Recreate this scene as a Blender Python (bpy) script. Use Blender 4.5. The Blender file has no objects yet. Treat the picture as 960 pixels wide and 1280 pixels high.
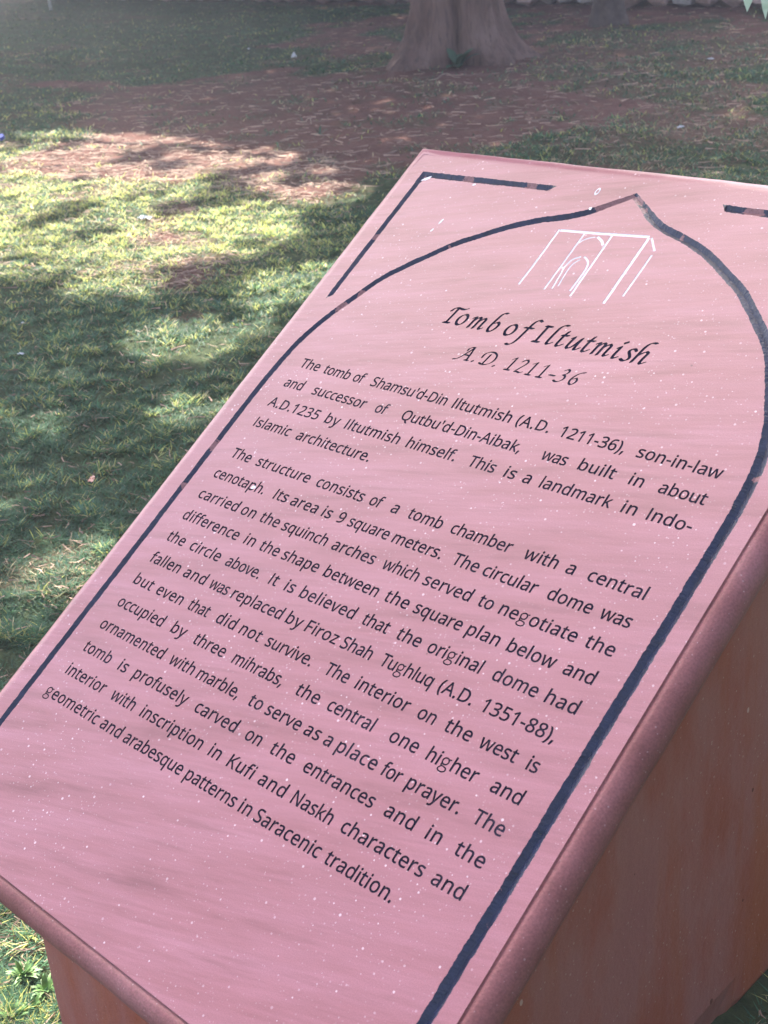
import bpy, bmesh, math, random
import numpy as np
from mathutils import Vector, Matrix
from mathutils.geometry import delaunay_2d_cdt

random.seed(7)
rng = np.random.default_rng(11)
SC = bpy.context.scene
COL = SC.collection

# ------------------------------------------------------------------ camera
CAM_LOC = (1.29778, -1.10568, 1.32742)
RC = np.array([[0.7115941, 0.24823113, -0.65727859],
               [0.69897812, -0.34486659, 0.62649551],
               [-0.07115774, -0.90523386, -0.41891316]])   # columns: image right, image down, forward
FPX = 1744.7
cam_data = bpy.data.cameras.new("camera")
cam = bpy.data.objects.new("camera", cam_data)
COL.objects.link(cam)
cam.matrix_world = Matrix((
    (RC[0, 0], -RC[0, 1], -RC[0, 2], CAM_LOC[0]),
    (RC[1, 0], -RC[1, 1], -RC[1, 2], CAM_LOC[1]),
    (RC[2, 0], -RC[2, 1], -RC[2, 2], CAM_LOC[2]),
    (0, 0, 0, 1)))
cam_data.sensor_fit = 'VERTICAL'
cam_data.sensor_height = 36.0
cam_data.lens = 36.0 * FPX / 1280.0
cam_data.dof.use_dof = True
cam_data.dof.focus_distance = 1.75
cam_data.dof.aperture_fstop = 16
cam_data.clip_start = 0.05
cam_data.clip_end = 1000
SC.camera = cam

# ------------------------------------------------------------------ sky, sun, exposure
SUN_AZ = math.radians(-55)     # measured from +Y towards +X
SUN_EL = math.radians(47)
SUN_DIR = np.array([math.sin(SUN_AZ) * math.cos(SUN_EL), math.cos(SUN_AZ) * math.cos(SUN_EL), math.sin(SUN_EL)])
world = bpy.data.worlds.new("World")
SC.world = world
world.use_nodes = True
wn = world.node_tree.nodes
wl = world.node_tree.links
bg = wn["Background"]
sky = wn.new("ShaderNodeTexSky")
sky.sky_type = 'NISHITA'
sky.sun_disc = False
sky.sun_elevation = SUN_EL
sky.sun_rotation = SUN_AZ
sky.dust_density = 4.0
sky.air_density = 0.8
sky.ozone_density = 0.6
wl.new(sky.outputs[0], bg.inputs[0])
bg.inputs[1].default_value = 0.12
sun_data = bpy.data.lights.new("sun", 'SUN')
sun_data.energy = 5.0
sun_data.angle = math.radians(0.55)
sun_data.color = (1.0, 0.93, 0.82)
sun = bpy.data.objects.new("sun", sun_data)
COL.objects.link(sun)
sun.rotation_euler = Vector(SUN_DIR.tolist()).to_track_quat('Z', 'Y').to_euler()
sun.location = (0, 0, 12)
SC.view_settings.view_transform = 'Standard'
SC.view_settings.look = 'None'
SC.view_settings.gamma = 1
SC.view_settings.use_curve_mapping = False
SC.view_settings.exposure = 2.2

# ------------------------------------------------------------------ helpers
def at(px, py, z=0.0):
    """the point at height z that the photograph shows at pixel (px, py) of 960 x 1280"""
    d = RC @ np.array([(px - 480) / FPX, (py - 640) / FPX, 1.0])
    k = (z - CAM_LOC[2]) / d[2]
    return np.array(CAM_LOC) + k * d

def atk(px, py, k):
    d = RC @ np.array([(px - 480) / FPX, (py - 640) / FPX, 1.0])
    return np.array(CAM_LOC) + k * d

def mesh_obj(name, verts, faces, mat=None, parent=None, smooth=False):
    me = bpy.data.meshes.new(name)
    me.from_pydata([tuple(map(float, v)) for v in verts], [], [tuple(f) for f in faces])
    if smooth:
        me.polygons.foreach_set('use_smooth', [True] * len(me.polygons))
    me.update()
    o = bpy.data.objects.new(name, me)
    COL.objects.link(o)
    if mat:
        me.materials.append(mat)
    if parent:
        o.parent = parent
    return o

def fast_mesh(name, V, F, mat, colors=None, smooth=False):
    """V (n,3) array, F (m,k) array of equal sized faces"""
    me = bpy.data.meshes.new(name)
    n, m, k = len(V), len(F), F.shape[1]
    me.vertices.add(n)
    me.vertices.foreach_set('co', np.ascontiguousarray(V, dtype=np.float32).ravel())
    me.loops.add(m * k)
    me.loops.foreach_set('vertex_index', F.astype(np.int32).ravel())
    me.polygons.add(m)
    me.polygons.foreach_set('loop_start', np.arange(0, m * k, k, dtype=np.int32))
    me.polygons.foreach_set('loop_total', np.full(m, k, dtype=np.int32))
    if smooth:
        me.polygons.foreach_set('use_smooth', np.ones(m, dtype=bool))
    me.update(calc_edges=True)
    if colors is not None:
        a = me.color_attributes.new('tint', 'FLOAT_COLOR', 'POINT')
        c = np.ones((n, 4), dtype=np.float32)
        c[:, :colors.shape[1]] = colors
        a.data.foreach_set('color', c.ravel())
    me.materials.append(mat)
    o = bpy.data.objects.new(name, me)
    COL.objects.link(o)
    return o

def tag(o, label=None, cat=None, group=None, kind=None):
    if label: o['label'] = label
    if cat: o['category'] = cat
    if group: o['group'] = group
    if kind: o['kind'] = kind
    return o

def empty(name, loc):
    o = bpy.data.objects.new(name, None)
    o.location = tuple(map(float, loc))
    o.empty_display_size = 0.1
    COL.objects.link(o)
    return o

_perm = rng.random((256, 256))
def vnoise(x, y, scale=1.0, seed=0):
    x = np.asarray(x) * scale + seed * 17.31 + 500
    y = np.asarray(y) * scale + seed * 9.77 + 500
    xi = np.floor(x).astype(int); yi = np.floor(y).astype(int)
    fx = x - xi; fy = y - yi
    fx = fx * fx * (3 - 2 * fx); fy = fy * fy * (3 - 2 * fy)
    g = lambda a, b: _perm[a % 256, b % 256]
    return (g(xi, yi) * (1 - fx) + g(xi + 1, yi) * fx) * (1 - fy) + (g(xi, yi + 1) * (1 - fx) + g(xi + 1, yi + 1) * fx) * fy

def fbm(x, y, scale, seed=0, octaves=3):
    s = 0; a = 1; t = 0
    for k in range(octaves):
        s = s + a * vnoise(x, y, scale * 2 ** k, seed + k * 3); t += a; a *= 0.5
    return s / t

def inside(poly, x, y):
    poly = np.asarray(poly)
    r = np.zeros(np.shape(x), bool)
    n = len(poly)
    j = n - 1
    for i in range(n):
        xi, yi = poly[i]; xj, yj = poly[j]
        if yi != yj:
            c = ((yi > y) != (yj > y)) & (x < (xj - xi) * (y - yi) / (yj - yi) + xi)
            r ^= c
        j = i
    return r

def wpoly(pts):
    return [tuple(at(px, py)[:2]) for px, py in pts]

# ------------------------------------------------------------------ materials
class NT:
    def __init__(s, name):
        s.m = bpy.data.materials.new(name); s.m.use_nodes = True
        s.t = s.m.node_tree; s.n = s.t.nodes; s.l = s.t.links
        s.b = s.n['Principled BSDF']
    def node(s, typ, **kw):
        n = s.n.new(typ)
        for k, v in kw.items():
            if k.startswith('i_'):
                n.inputs[k[2:].replace('_', ' ')].default_value = v
            else:
                setattr(n, k, v)
        return n
    def link(s, a, b): s.l.new(a, b)
    def coord(s, scale=(1, 1, 1), rot=(0, 0, 0), kind='Object'):
        tc = s.node('ShaderNodeTexCoord'); mp = s.node('ShaderNodeMapping')
        mp.inputs['Scale'].default_value = scale; mp.inputs['Rotation'].default_value = rot
        s.link(tc.outputs[kind], mp.inputs[0]); return mp.outputs[0]
    def band(s, scale, theta):
        tc = s.node('ShaderNodeTexCoord'); mp = s.node('ShaderNodeMapping'); mp.vector_type = 'TEXTURE'
        mp.inputs['Scale'].default_value = tuple(1 / k for k in scale); mp.inputs['Rotation'].default_value = (0, 0, theta)
        s.link(tc.outputs['Object'], mp.inputs[0]); return mp.outputs[0]
    def noise(s, co, scale, detail=3, rough=0.5):
        n = s.node('ShaderNodeTexNoise'); n.inputs['Scale'].default_value = scale
        n.inputs['Detail'].default_value = detail; n.inputs['Roughness'].default_value = rough
        s.link(co, n.inputs['Vector']); return n.outputs[0]
    def ramp(s, fac, stops, interp='LINEAR'):
        r = s.node('ShaderNodeValToRGB'); r.color_ramp.interpolation = interp
        e = r.color_ramp.elements
        while len(e) > 1: e.remove(e[-1])
        e[0].position = stops[0][0]; e[0].color = (*stops[0][1], 1)
        for p, c in stops[1:]:
            q = e.new(p); q.color = (*c, 1)
        s.link(fac, r.inputs[0]); return r.outputs[0]
    def mixc(s, fac, a, b, mode='MIX'):
        m = s.node('ShaderNodeMix'); m.data_type = 'RGBA'; m.blend_type = mode
        for sock, v in ((0, fac), (6, a), (7, b)):
            if hasattr(v, 'links'): s.link(v, m.inputs[sock])
            elif sock == 0: m.inputs[0].default_value = v
            else: m.inputs[sock].default_value = (*v, 1)
        return m.outputs[2]
    def math(s, op, a, b=0.0):
        m = s.node('ShaderNodeMath'); m.operation = op
        for i, v in enumerate((a, b)):
            if hasattr(v, 'links'): s.link(v, m.inputs[i])
            else: m.inputs[i].default_value = v
        return m.outputs[0]
    def bump(s, h, dist, strength=1.0):
        b = s.node('ShaderNodeBump'); b.inputs['Distance'].default_value = dist; b.inputs['Strength'].default_value = strength
        s.link(h, b.inputs['Height']); s.link(b.outputs[0], s.b.inputs['Normal'])
    def col(s, c):
        if hasattr(c, 'links'): s.link(c, s.b.inputs['Base Color'])
        else: s.b.inputs['Base Color'].default_value = (*c, 1)
    def set(s, rough=None, spec=None, trans=None):
        if rough is not None: s.b.inputs['Roughness'].default_value = rough
        if spec is not None: s.b.inputs['Specular IOR Level'].default_value = spec
        return s.m

W3 = lambda v: (v, v, v)

def specks(t, co, scale, thr, keep):
    """round grains: a mask of voronoi cell centres, only some cells keep one, radius varies"""
    v = t.node('ShaderNodeTexVoronoi'); v.inputs['Scale'].default_value = scale
    v.inputs['Randomness'].default_value = 1.0
    t.link(co, v.inputs['Vector'])
    sep = t.node('ShaderNodeSeparateColor'); t.link(v.outputs['Color'], sep.inputs[0])
    rad = t.math('MULTIPLY', t.math('POWER', sep.outputs[1], 2.5), thr)
    rad = t.math('ADD', rad, thr * 0.35)
    d = t.math('LESS_THAN', v.outputs['Distance'], rad)
    k = t.math('LESS_THAN', sep.outputs[0], keep)
    return t.math('MULTIPLY', d, k)

def mat_slab():
    t = NT('polished_pink_sandstone')
    co = t.coord()
    band = t.band((1.2, 8, 8), math.radians(15))
    warp = t.noise(co, 2.2, 3)
    bn = t.noise(band, 3.0, 6, 0.62)
    bn2 = t.noise(t.band((1.3, 15, 15), math.radians(13)), 3.6, 6, 0.65)
    base = t.ramp(bn, [(0.30, (0.262, 0.086, 0.090)), (0.42, (0.365, 0.130, 0.144)), (0.56, (0.412, 0.158, 0.182)), (0.72, (0.450, 0.186, 0.220))])
    streak = t.ramp(bn2, [(0.33, W3(1)), (0.46, W3(0))])
    base = t.mixc(t.math('MULTIPLY', streak, 0.45), base, (0.225, 0.070, 0.076))
    lam = t.noise(t.band((3.0, 60, 60), math.radians(15)), 4.0, 4, 0.6)
    base = t.mixc(0.55, base, t.ramp(lam, [(0.3, (0.80, 0.74, 0.74)), (0.7, (1.10, 1.10, 1.12))]), 'MULTIPLY')
    cloud = t.ramp(warp, [(0.35, W3(0)), (0.7, W3(1))])
    base = t.mixc(t.math('MULTIPLY', cloud, 0.35), base, (0.39, 0.162, 0.198))
    g = t.noise(co, 900, 2)
    base = t.mixc(0.55, base, t.ramp(g, [(0.3, W3(0.72)), (0.7, W3(1.18))]), 'MULTIPLY')
    dens = t.ramp(t.noise(co, 7.0, 3), [(0.40, W3(0.35)), (0.65, W3(1.0))])
    s1 = specks(t, co, 80, 0.10, 0.22)
    s2 = specks(t, co, 150, 0.17, 0.40)
    s3 = specks(t, co, 330, 0.26, 0.40)
    s = t.math('MAXIMUM', t.math('MAXIMUM', s1, t.math('MULTIPLY', s2, dens)), t.math('MULTIPLY', t.math('MULTIPLY', s3, dens), 0.45))
    base = t.mixc(t.math('MULTIPLY', s, 0.62), base, (0.85, 0.72, 0.76))
    dk = specks(t, t.coord(rot=(0.3, 0.2, 1.0)), 40, 0.05, 0.06)
    base = t.mixc(t.math('MULTIPLY', dk, 0.7), base, (0.12, 0.05, 0.05))
    t.col(base)
    t.b.inputs['Coat Weight'].default_value = 0.0
    t.bump(t.noise(co, 500, 3), 0.0002, 0.5)
    return t.set(0.31, 0.62)

def mat_rim():
    t = NT('shaded_honed_edge')
    co = t.coord()
    n = t.noise(co, 9, 5, 0.6)
    base = t.ramp(n, [(0.30, (0.200, 0.068, 0.068)), (0.50, (0.260, 0.095, 0.100)), (0.72, (0.31, 0.130, 0.142))])
    base = t.mixc(0.5, base, t.ramp(t.noise(co, 420, 3), [(0.3, W3(0.6)), (0.7, W3(1.3))]), 'MULTIPLY')
    s = t.math('MAXIMUM', specks(t, co, 90, 0.10, 0.2), t.math('MULTIPLY', specks(t, co, 260, 0.2, 0.3), 0.5))
    base = t.mixc(t.math('MULTIPLY', s, 0.45), base, (0.75, 0.6, 0.62))
    base = t.mixc(t.math('MULTIPLY', specks(t, t.coord(rot=(.4, .8, .1)), 36, 0.09, 0.12), 0.7), base, (0.06, 0.02, 0.02))
    t.col(base)
    t.bump(t.noise(co, 260, 5, .65), 0.0010, 0.7)
    return t.set(0.50, 0.28)

def mat_pedestal():
    t = NT('brown_sandstone')
    co = t.coord()
    n = t.noise(t.coord(scale=(3, 3, 1.0)), 2.6, 5, 0.6)
    base = t.ramp(n, [(0.34, (0.35, 0.098, 0.062)), (0.46, (0.37, 0.122, 0.098)), (0.56, (0.38, 0.155, 0.140)), (0.68, (0.36, 0.140, 0.132))])
    st = t.noise(t.coord(scale=(9, 9, 0.7)), 2.0, 4)
    base = t.mixc(t.ramp(st, [(0.50, W3(0)), (0.66, W3(0.55))]), base, (0.38, 0.100, 0.034))
    base = t.mixc(0.3, base, t.ramp(t.noise(co, 600, 2), [(0.3, W3(0.7)), (0.7, W3(1.25))]), 'MULTIPLY')
    s = t.math('MAXIMUM', specks(t, t.coord(scale=(1, 1, .6)), 42, 0.13, 0.30), t.math('MULTIPLY', specks(t, co, 150, 0.16, 0.25), 0.5))
    base = t.mixc(t.math('MULTIPLY', s, 0.75), base, (0.62, 0.45, 0.40))
    d = specks(t, t.coord(rot=(.5, .1, .7), scale=(1, 1, .7)), 30, 0.10, 0.25)
    base = t.mixc(t.math('MULTIPLY', d, 0.75), base, (0.07, 0.02, 0.015))
    t.col(base)
    t.bump(t.noise(co, 90, 6, .65), 0.0018, 0.8)
    return t.set(0.6, 0.15)

def mat_paint():
    t = NT('navy_enamel_paint')
    co = t.coord()
    a = t.node('ShaderNodeAttribute'); a.attribute_name = 'wear'
    n = t.noise(co, 260, 4, 0.6)
    nv = t.ramp(t.noise(co, 90, 4), [(0.3, (0.005, 0.008, 0.028)), (0.7, (0.012, 0.018, 0.055))])
    stone = t.ramp(n, [(0.3, (0.17, 0.070, 0.068)), (0.7, (0.30, 0.145, 0.150))])
    m = t.math('GREATER_THAN', t.math('ADD', a.outputs['Fac'], t.math('MULTIPLY', t.math('SUBTRACT', n, 0.5), 0.9)), 0.5)
    flake = t.math('GREATER_THAN', t.noise(co, 150, 5, 0.7), 0.69)
    c = t.mixc(t.math('MAXIMUM', m, t.math('MULTIPLY', flake, 0.6)), nv, stone)
    t.col(c)
    t.bump(t.noise(co, 420, 4), 0.0006, 0.9)
    return t.set(0.26, 0.5)

def mat_letter():
    t = NT('dark_letter_paint')
    co = t.coord()
    n = t.noise(co, 330, 4, 0.65)
    c = t.ramp(n, [(0.35, (0.006, 0.006, 0.020)), (0.60, (0.012, 0.013, 0.036)), (0.70, (0.040, 0.034, 0.060)), (0.84, (0.15, 0.08, 0.10))])
    fade = t.ramp(t.noise(co, 9, 4, .6), [(0.52, W3(0)), (0.70, W3(.55))])
    c = t.mixc(fade, c, (0.060, 0.052, 0.085))
    t.col(c)
    return t.set(0.85, 0.06)

def mat_simple(name, c, rough=0.7, var=0.2, scale=40, spec=0.4, c2=None):
    t = NT(name)
    n = t.noise(t.coord(), scale, 4)
    c2 = c2 or tuple(x * (1 - var) for x in c)
    t.col(t.ramp(n, [(0.3, c2), (0.7, c)]))
    return t.set(rough, spec)

def mat_tinted(name, translucent=0.35, rough=0.6):
    t = NT(name)
    a = t.node('ShaderNodeAttribute'); a.attribute_name = 'tint'
    t.link(a.outputs['Color'], t.b.inputs['Base Color'])
    t.set(rough, 0.3)
    if translucent:
        tr = t.node('ShaderNodeBsdfTranslucent'); t.link(a.outputs['Color'], tr.inputs[0])
        mx = t.node('ShaderNodeMixShader'); mx.inputs[0].default_value = translucent
        t.link(t.b.outputs[0], mx.inputs[1]); t.link(tr.outputs[0], mx.inputs[2])
        t.link(mx.outputs[0], t.n['Material Output'].inputs[0])
    return t.m

def mat_ground():
    t = NT('lawn_soil')
    a = t.node('ShaderNodeAttribute'); a.attribute_name = 'tint'
    sep = t.node('ShaderNodeSeparateColor'); t.link(a.outputs['Color'], sep.inputs[0])
    co = t.coord()
    fib = t.noise(t.coord(scale=(1, 2.6, 1), rot=(0, 0, 0.5)), 34, 6, 0.7)
    soil = t.ramp(fib, [(0.25, (0.065, 0.033, 0.028)), (0.45, (0.140, 0.066, 0.054)), (0.62, (0.195, 0.098, 0.080)), (0.8, (0.30, 0.19, 0.155))])
    soil = t.mixc(0.8, soil, t.ramp(t.noise(co, 2.6, 5, .65), [(0.3, (0.62, 0.60, 0.62)), (0.7, (1.15, 1.15, 1.12))]), 'MULTIPLY')
    tuft = t.noise(co, 22, 7, 0.7)
    turf = t.ramp(tuft, [(0.28, (0.020, 0.028, 0.014)), (0.46, (0.040, 0.060, 0.028)), (0.60, (0.070, 0.095, 0.040)), (0.78, (0.13, 0.135, 0.07))])
    big = t.noise(co, 1.3, 4)
    turf = t.mixc(t.ramp(big, [(0.45, W3(0)), (0.7, W3(0.35))]), turf, (0.075, 0.085, 0.042))
    t.col(t.mixc(sep.outputs[0], turf, soil))
    t.bump(t.noise(co, 60, 7, 0.7), 0.02, 0.8)
    return t.set(0.95, 0.15)

M_SLAB = mat_slab(); M_RIM = mat_rim(); M_PED = mat_pedestal(); M_PAINT = mat_paint(); M_LET = mat_letter()
M_WHITE = mat_simple('white_carved_line', (0.90, 0.87, 0.89), 0.7, 0.15, 300)
M_GROUND = mat_ground()
M_BLADE = mat_tinted('grass_blade', 0.45)
M_STRAW = mat_tinted('dry_straw', 0.1, 0.8)
M_LEAF = mat_tinted('tree_leaf', 0.3)

GLYPHS = {
  "'": '180|128,573 112,366 68,366 52,573',
  '(': '241|32,220 33,263 45,348 54,389 83,468 125,540 150,573 217,573 167,493 132,407 111,315 103,221 109,139 126,58 154,-20 192,-92 216,-127 150,-127 83,-24 54,53 45,94 33,177',
  ')': '241|209,220 203,135 186,53 158,-24 139,-60 91,-127 25,-127 69,-57 102,19 124,98 136,179 137,221 136,263 124,346 102,426 69,503 24,573 91,573 139,504 158,468 196,348',
  ',': '215|154,84 124,-10 85,-103 33,-103 73,93 148,93',
  '-': '258|32,184 32,246 226,246 226,184',
  '.': '215|58,43 61,69 72,85 88,94 107,97 126,94 142,85 153,69 157,43 153,18 142,2 126,-8 107,-11 88,-8 72,2 61,18',
  '1': '459|285,0 216,0 219,499 108,405 71,452 226,573 285,573',
  '2': '459|417,0 38,0 38,59 216,238 287,320 306,353 318,387 322,424 315,466 294,496 261,514 221,520 181,517 147,506 83,466 45,513 94,548 153,572 186,578 221,581 270,576 313,562 347,540 372,510 388,472 394,428 389,385 375,344 353,305 324,267 128,64 417,64',
  '3': '459|395,439 392,403 381,372 363,347 340,326 310,311 277,302 277,298 319,290 353,276 379,255 405,214 413,163 407,116 390,74 360,40 318,14 241,-6 193,-8 110,-1 72,8 36,23 36,89 114,61 155,54 194,51 241,55 278,65 305,81 331,117 339,164 335,197 320,223 297,242 265,255 226,263 123,265 123,326 223,329 259,339 286,356 307,377 319,404 323,434 316,471 295,498 262,516 190,520 140,508 75,473 39,521 73,544 147,573 218,581 273,576 317,563 352,540 376,511 390,477',
  '5': '459|221,351 258,349 322,331 361,307 389,274 407,232 413,183 402,111 387,81 356,43 314,15 280,2 242,-5 156,-6 116,0 51,23 51,90 82,74 161,55 239,55 274,65 302,82 323,106 336,137 341,176 332,225 306,262 279,279 243,289 197,292 99,280 64,302 86,573 373,573 373,508 146,508 132,342',
  '6': '459|44,245 51,342 60,389 95,474 121,510 155,539 196,562 228,572 306,581 377,573 377,513 308,523 257,518 216,504 183,483 158,454 139,419 127,380 115,291 150,326 170,339 194,350 223,356 255,358 302,353 342,338 375,313 400,279 416,236 421,184 419,147 411,112 399,82 372,44 336,15 291,-2 239,-8 199,-4 163,7 130,26 101,54 77,89 59,133 51,166|238,51 284,59 320,84 337,109 348,143 351,184 344,233 324,271 289,295 241,303 205,299 175,287 150,270 131,248 119,223 115,198 123,146 146,99 185,64',
  '8': '459|229,581 276,577 318,565 352,546 378,519 395,485 400,443 396,411 385,383 346,338 291,303 355,265 381,242 401,216 414,185 419,148 413,104 395,65 367,34 330,11 300,1 231,-8 157,0 126,10 89,33 61,63 45,101 39,146 43,183 56,214 75,241 99,264 158,299 107,336 71,383 61,411 58,444 63,485 80,518 107,545 141,565 182,577|108,145 116,107 138,76 176,55 229,48 281,55 319,76 342,108 350,148 346,174 335,197 317,217 264,251 217,270 184,254 136,219 111,173|228,524 188,518 155,502 134,476 127,441 130,414 141,391 157,373 232,330 282,357 302,373 327,414 330,441 323,476 302,502 270,518',
  '9': '459|417,328 410,231 401,183 387,139 366,99 340,63 306,33 265,11 232,0 154,-8 82,0 82,60 134,50 204,54 245,68 278,90 303,118 322,153 334,192 346,281 341,281 327,263 290,233 237,216 204,214 158,219 118,235 85,260 61,294 45,336 40,387 50,460 63,491 90,529 127,557 171,575 223,581 262,577 299,565 332,545 361,518 384,483 402,439 410,406|223,521 178,513 142,488 124,463 113,429 110,388 117,339 137,301 171,277 220,269 256,273 286,285 311,303 330,325 342,349 346,374 338,426 315,474 277,508 252,518',
  'A': '512|437,0 368,177 141,177 73,0 0,0 224,575 289,575 512,0|282,415 255,500 238,438 165,241 346,241',
  'D': '585|536,292 528,203 516,165 501,131 474,91 439,58 399,33 364,18 325,8 237,0 78,0 78,573 296,571 371,555 404,540 443,516 476,484 502,446 528,377|460,289 449,379 435,415 416,444 391,469 361,487 327,500 287,508 150,511 150,62 282,65 329,76 369,94 402,119 428,151 446,190 457,236',
  'F': '416|150,0 78,0 78,573 398,573 398,509 150,509 150,306 383,306 383,243 150,243',
  'I': '230|80,0 80,573 150,573 150,0',
  'K': '496|496,0 411,0 209,273 150,222 150,0 78,0 78,573 150,573 150,290 403,573 488,573 261,323',
  'N': '609|532,0 447,0 141,476 144,0 78,0 78,573 161,573 467,99 464,573 532,573',
  'Q': '626|577,287 569,200 544,124 503,64 476,40 411,6 548,-136 444,-136 334,-7 271,-6 196,13 165,29 114,73 94,101 65,167 56,204 49,288 56,370 65,408 100,482 130,517 166,545 197,561 271,579 314,581 369,577 417,565 459,545 495,517 524,483 560,408 576,330|125,287 127,241 145,163 161,131 182,104 207,83 238,67 273,58 354,58 390,67 420,83 445,104 465,131 481,163 499,241 501,287 490,384 476,423 456,457 431,484 398,503 360,514 314,518 274,515 238,506 207,490 182,469 161,443 145,411 134,374',
  'S': '440|403,153 396,106 378,66 348,35 307,11 238,-6 198,-8 109,-1 41,19 41,88 113,65 156,57 240,57 273,66 298,79 316,98 327,120 330,147 327,173 318,194 302,213 242,247 131,294 85,330 69,351 57,375 50,403 48,435 54,477 71,513 99,542 136,563 180,576 231,581 318,572 389,549 366,487 336,499 266,515 196,515 169,507 148,494 133,478 124,457 121,434 124,407 133,386 149,367 204,335 332,279 362,255 385,228 398,194',
  'T': '446|259,0 187,0 187,509 8,509 8,573 437,573 437,509 259,509',
  'a': '450|231,437 279,433 318,422 347,403 368,375 381,338 385,293 385,0 334,0 317,61 279,22 234,-1 172,-8 136,-5 103,6 75,23 55,48 41,80 37,119 43,159 59,192 87,219 116,234 194,253 316,259 310,330 293,359 265,375 227,380 194,378 106,347 84,400 151,426|252,208 167,195 141,182 118,155 110,119 115,87 132,66 157,53 188,49 238,56 279,79 306,117 315,172 315,210',
  'b': '493|139,461 135,373 189,419 226,432 272,437 322,431 365,412 401,381 422,350 437,312 446,267 447,168 427,91 400,48 365,17 322,-2 272,-8 226,-3 189,10 161,31 139,55 133,55 119,0 68,0 68,609 139,609|260,379 219,374 188,361 165,339 150,308 142,268 139,214 142,165 150,125 165,93 187,69 219,55 261,51 312,61 348,93 363,126 373,166 376,216 373,265 363,306 348,338 311,368',
  'c': '385|241,-8 170,2 139,15 88,58 69,87 55,123 44,213 47,262 56,305 71,342 90,372 114,396 142,415 174,428 245,438 309,431 358,415 337,356 292,370 244,376 204,371 172,358 148,335 131,303 120,263 117,213 120,166 131,126 148,94 172,71 202,58 240,53 302,60 351,78 351,15 304,-2',
  'd': '493|221,-8 171,-2 128,17 92,48 71,79 56,117 47,162 47,266 56,311 71,350 93,381 128,413 171,432 221,438 280,429 323,407 354,374 359,374 354,438 354,609 425,609 425,0 368,0 358,58 354,58 323,24 303,11 252,-6|232,51 273,55 305,67 328,88 343,117 352,154 355,213 352,263 343,304 329,336 306,360 274,375 231,379 181,368 146,334 130,300 120,260 117,213 120,165 130,125 146,93 181,61',
  'e': '452|234,438 286,432 329,414 364,385 390,346 402,315 409,281 411,201 117,201 122,157 134,119 154,90 181,69 215,56 293,54 359,69 392,82 392,20 327,-1 251,-8 212,-5 176,3 143,17 114,36 90,61 70,91 56,126 47,167 47,257 68,333 86,364 108,390 134,411 164,426 198,435|233,380 188,372 154,348 130,309 119,257 338,257 335,292 326,322 312,346 292,364 266,376',
  'f': '276|266,375 158,375 158,0 87,0 87,375 12,375 12,408 87,432 92,507 104,547 124,577 152,597 186,609 252,612 310,599 292,544 228,556 197,550 175,532 162,502 158,430 266,430',
  'g': '493|221,438 261,434 297,422 329,402 355,373 359,373 369,430 425,430 425,-7 416,-80 404,-109 378,-146 341,-172 274,-190 188,-191 147,-186 78,-165 78,-100 149,-125 191,-132 237,-134 286,-126 324,-101 347,-63 355,-13 358,57 329,28 299,8 263,-4 221,-8 170,-2 126,18 91,51 70,83 56,121 47,164 47,263 56,306 70,344 91,377 126,411 169,431|230,379 197,374 169,359 147,336 130,303 120,262 117,213 120,165 130,124 146,92 182,60 232,50 288,58 309,69 326,85 340,105 349,131 356,214 353,267 343,309 326,340 302,362 270,374',
  'h': '496|139,431 135,370 140,370 155,391 174,407 196,420 247,435 273,437 321,433 360,421 391,400 413,370 426,330 431,280 431,0 361,0 361,275 355,321 338,353 308,372 265,379 222,374 189,360 166,338 150,308 139,222 139,0 68,0 68,609 139,609',
  'i': '207|139,430 139,0 68,0 68,430|104,591 133,580 142,566 145,546 142,526 133,512 104,501 75,512 66,526 63,546 66,566 75,580',
  'k': '428|138,291 138,221 189,285 326,430 409,430 235,246 421,0 336,0 187,200 138,158 138,0 68,0 68,609 138,609',
  'l': '207|139,0 68,0 68,609 139,609',
  'm': '750|540,438 584,434 621,421 649,401 669,371 681,330 685,280 685,0 615,0 615,277 610,321 594,353 567,372 528,379 474,369 438,342 423,315 414,280 411,237 411,0 342,0 339,308 332,333 320,353 303,367 281,376 253,379 215,374 185,360 164,338 150,308 141,269 139,223 139,0 68,0 68,430 125,430 136,371 140,371 173,409 217,431 266,438 312,433 349,420 378,398 398,366 402,366 427,398 461,420 499,433',
  'n': '496|275,438 322,434 361,421 391,401 413,371 426,330 431,280 431,0 361,0 361,275 355,321 338,353 308,372 265,379 222,374 189,361 166,338 151,308 142,269 139,0 68,0 68,430 125,430 136,371 140,371 175,409 198,422 222,431',
  'o': '485|442,216 438,165 428,121 411,82 388,51 359,25 324,7 285,-4 241,-8 200,-4 163,7 129,25 100,51 77,82 59,121 48,165 44,216 55,301 68,336 87,367 110,392 137,412 204,435 244,438 281,435 316,426 347,412 398,367 417,336 431,301|117,216 120,169 130,128 147,95 172,71 203,56 243,51 282,56 314,71 339,95 356,128 366,169 369,216 365,263 355,303 338,335 314,359 282,374 242,379 202,374 171,359 147,335 130,303 120,263',
  'p': '493|273,438 322,432 365,413 401,383 422,351 437,313 446,268 447,170 439,129 427,93 401,49 365,17 322,-2 272,-8 213,1 170,24 139,55 134,55 139,-16 139,-192 68,-192 68,430 126,430 139,371 153,389 189,419 240,436|260,379 221,374 190,362 167,342 152,313 142,275 139,216 150,126 165,93 188,70 220,55 261,51 297,56 326,72 348,98 364,131 373,171 376,217 373,262 363,302 348,334 311,367',
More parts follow.
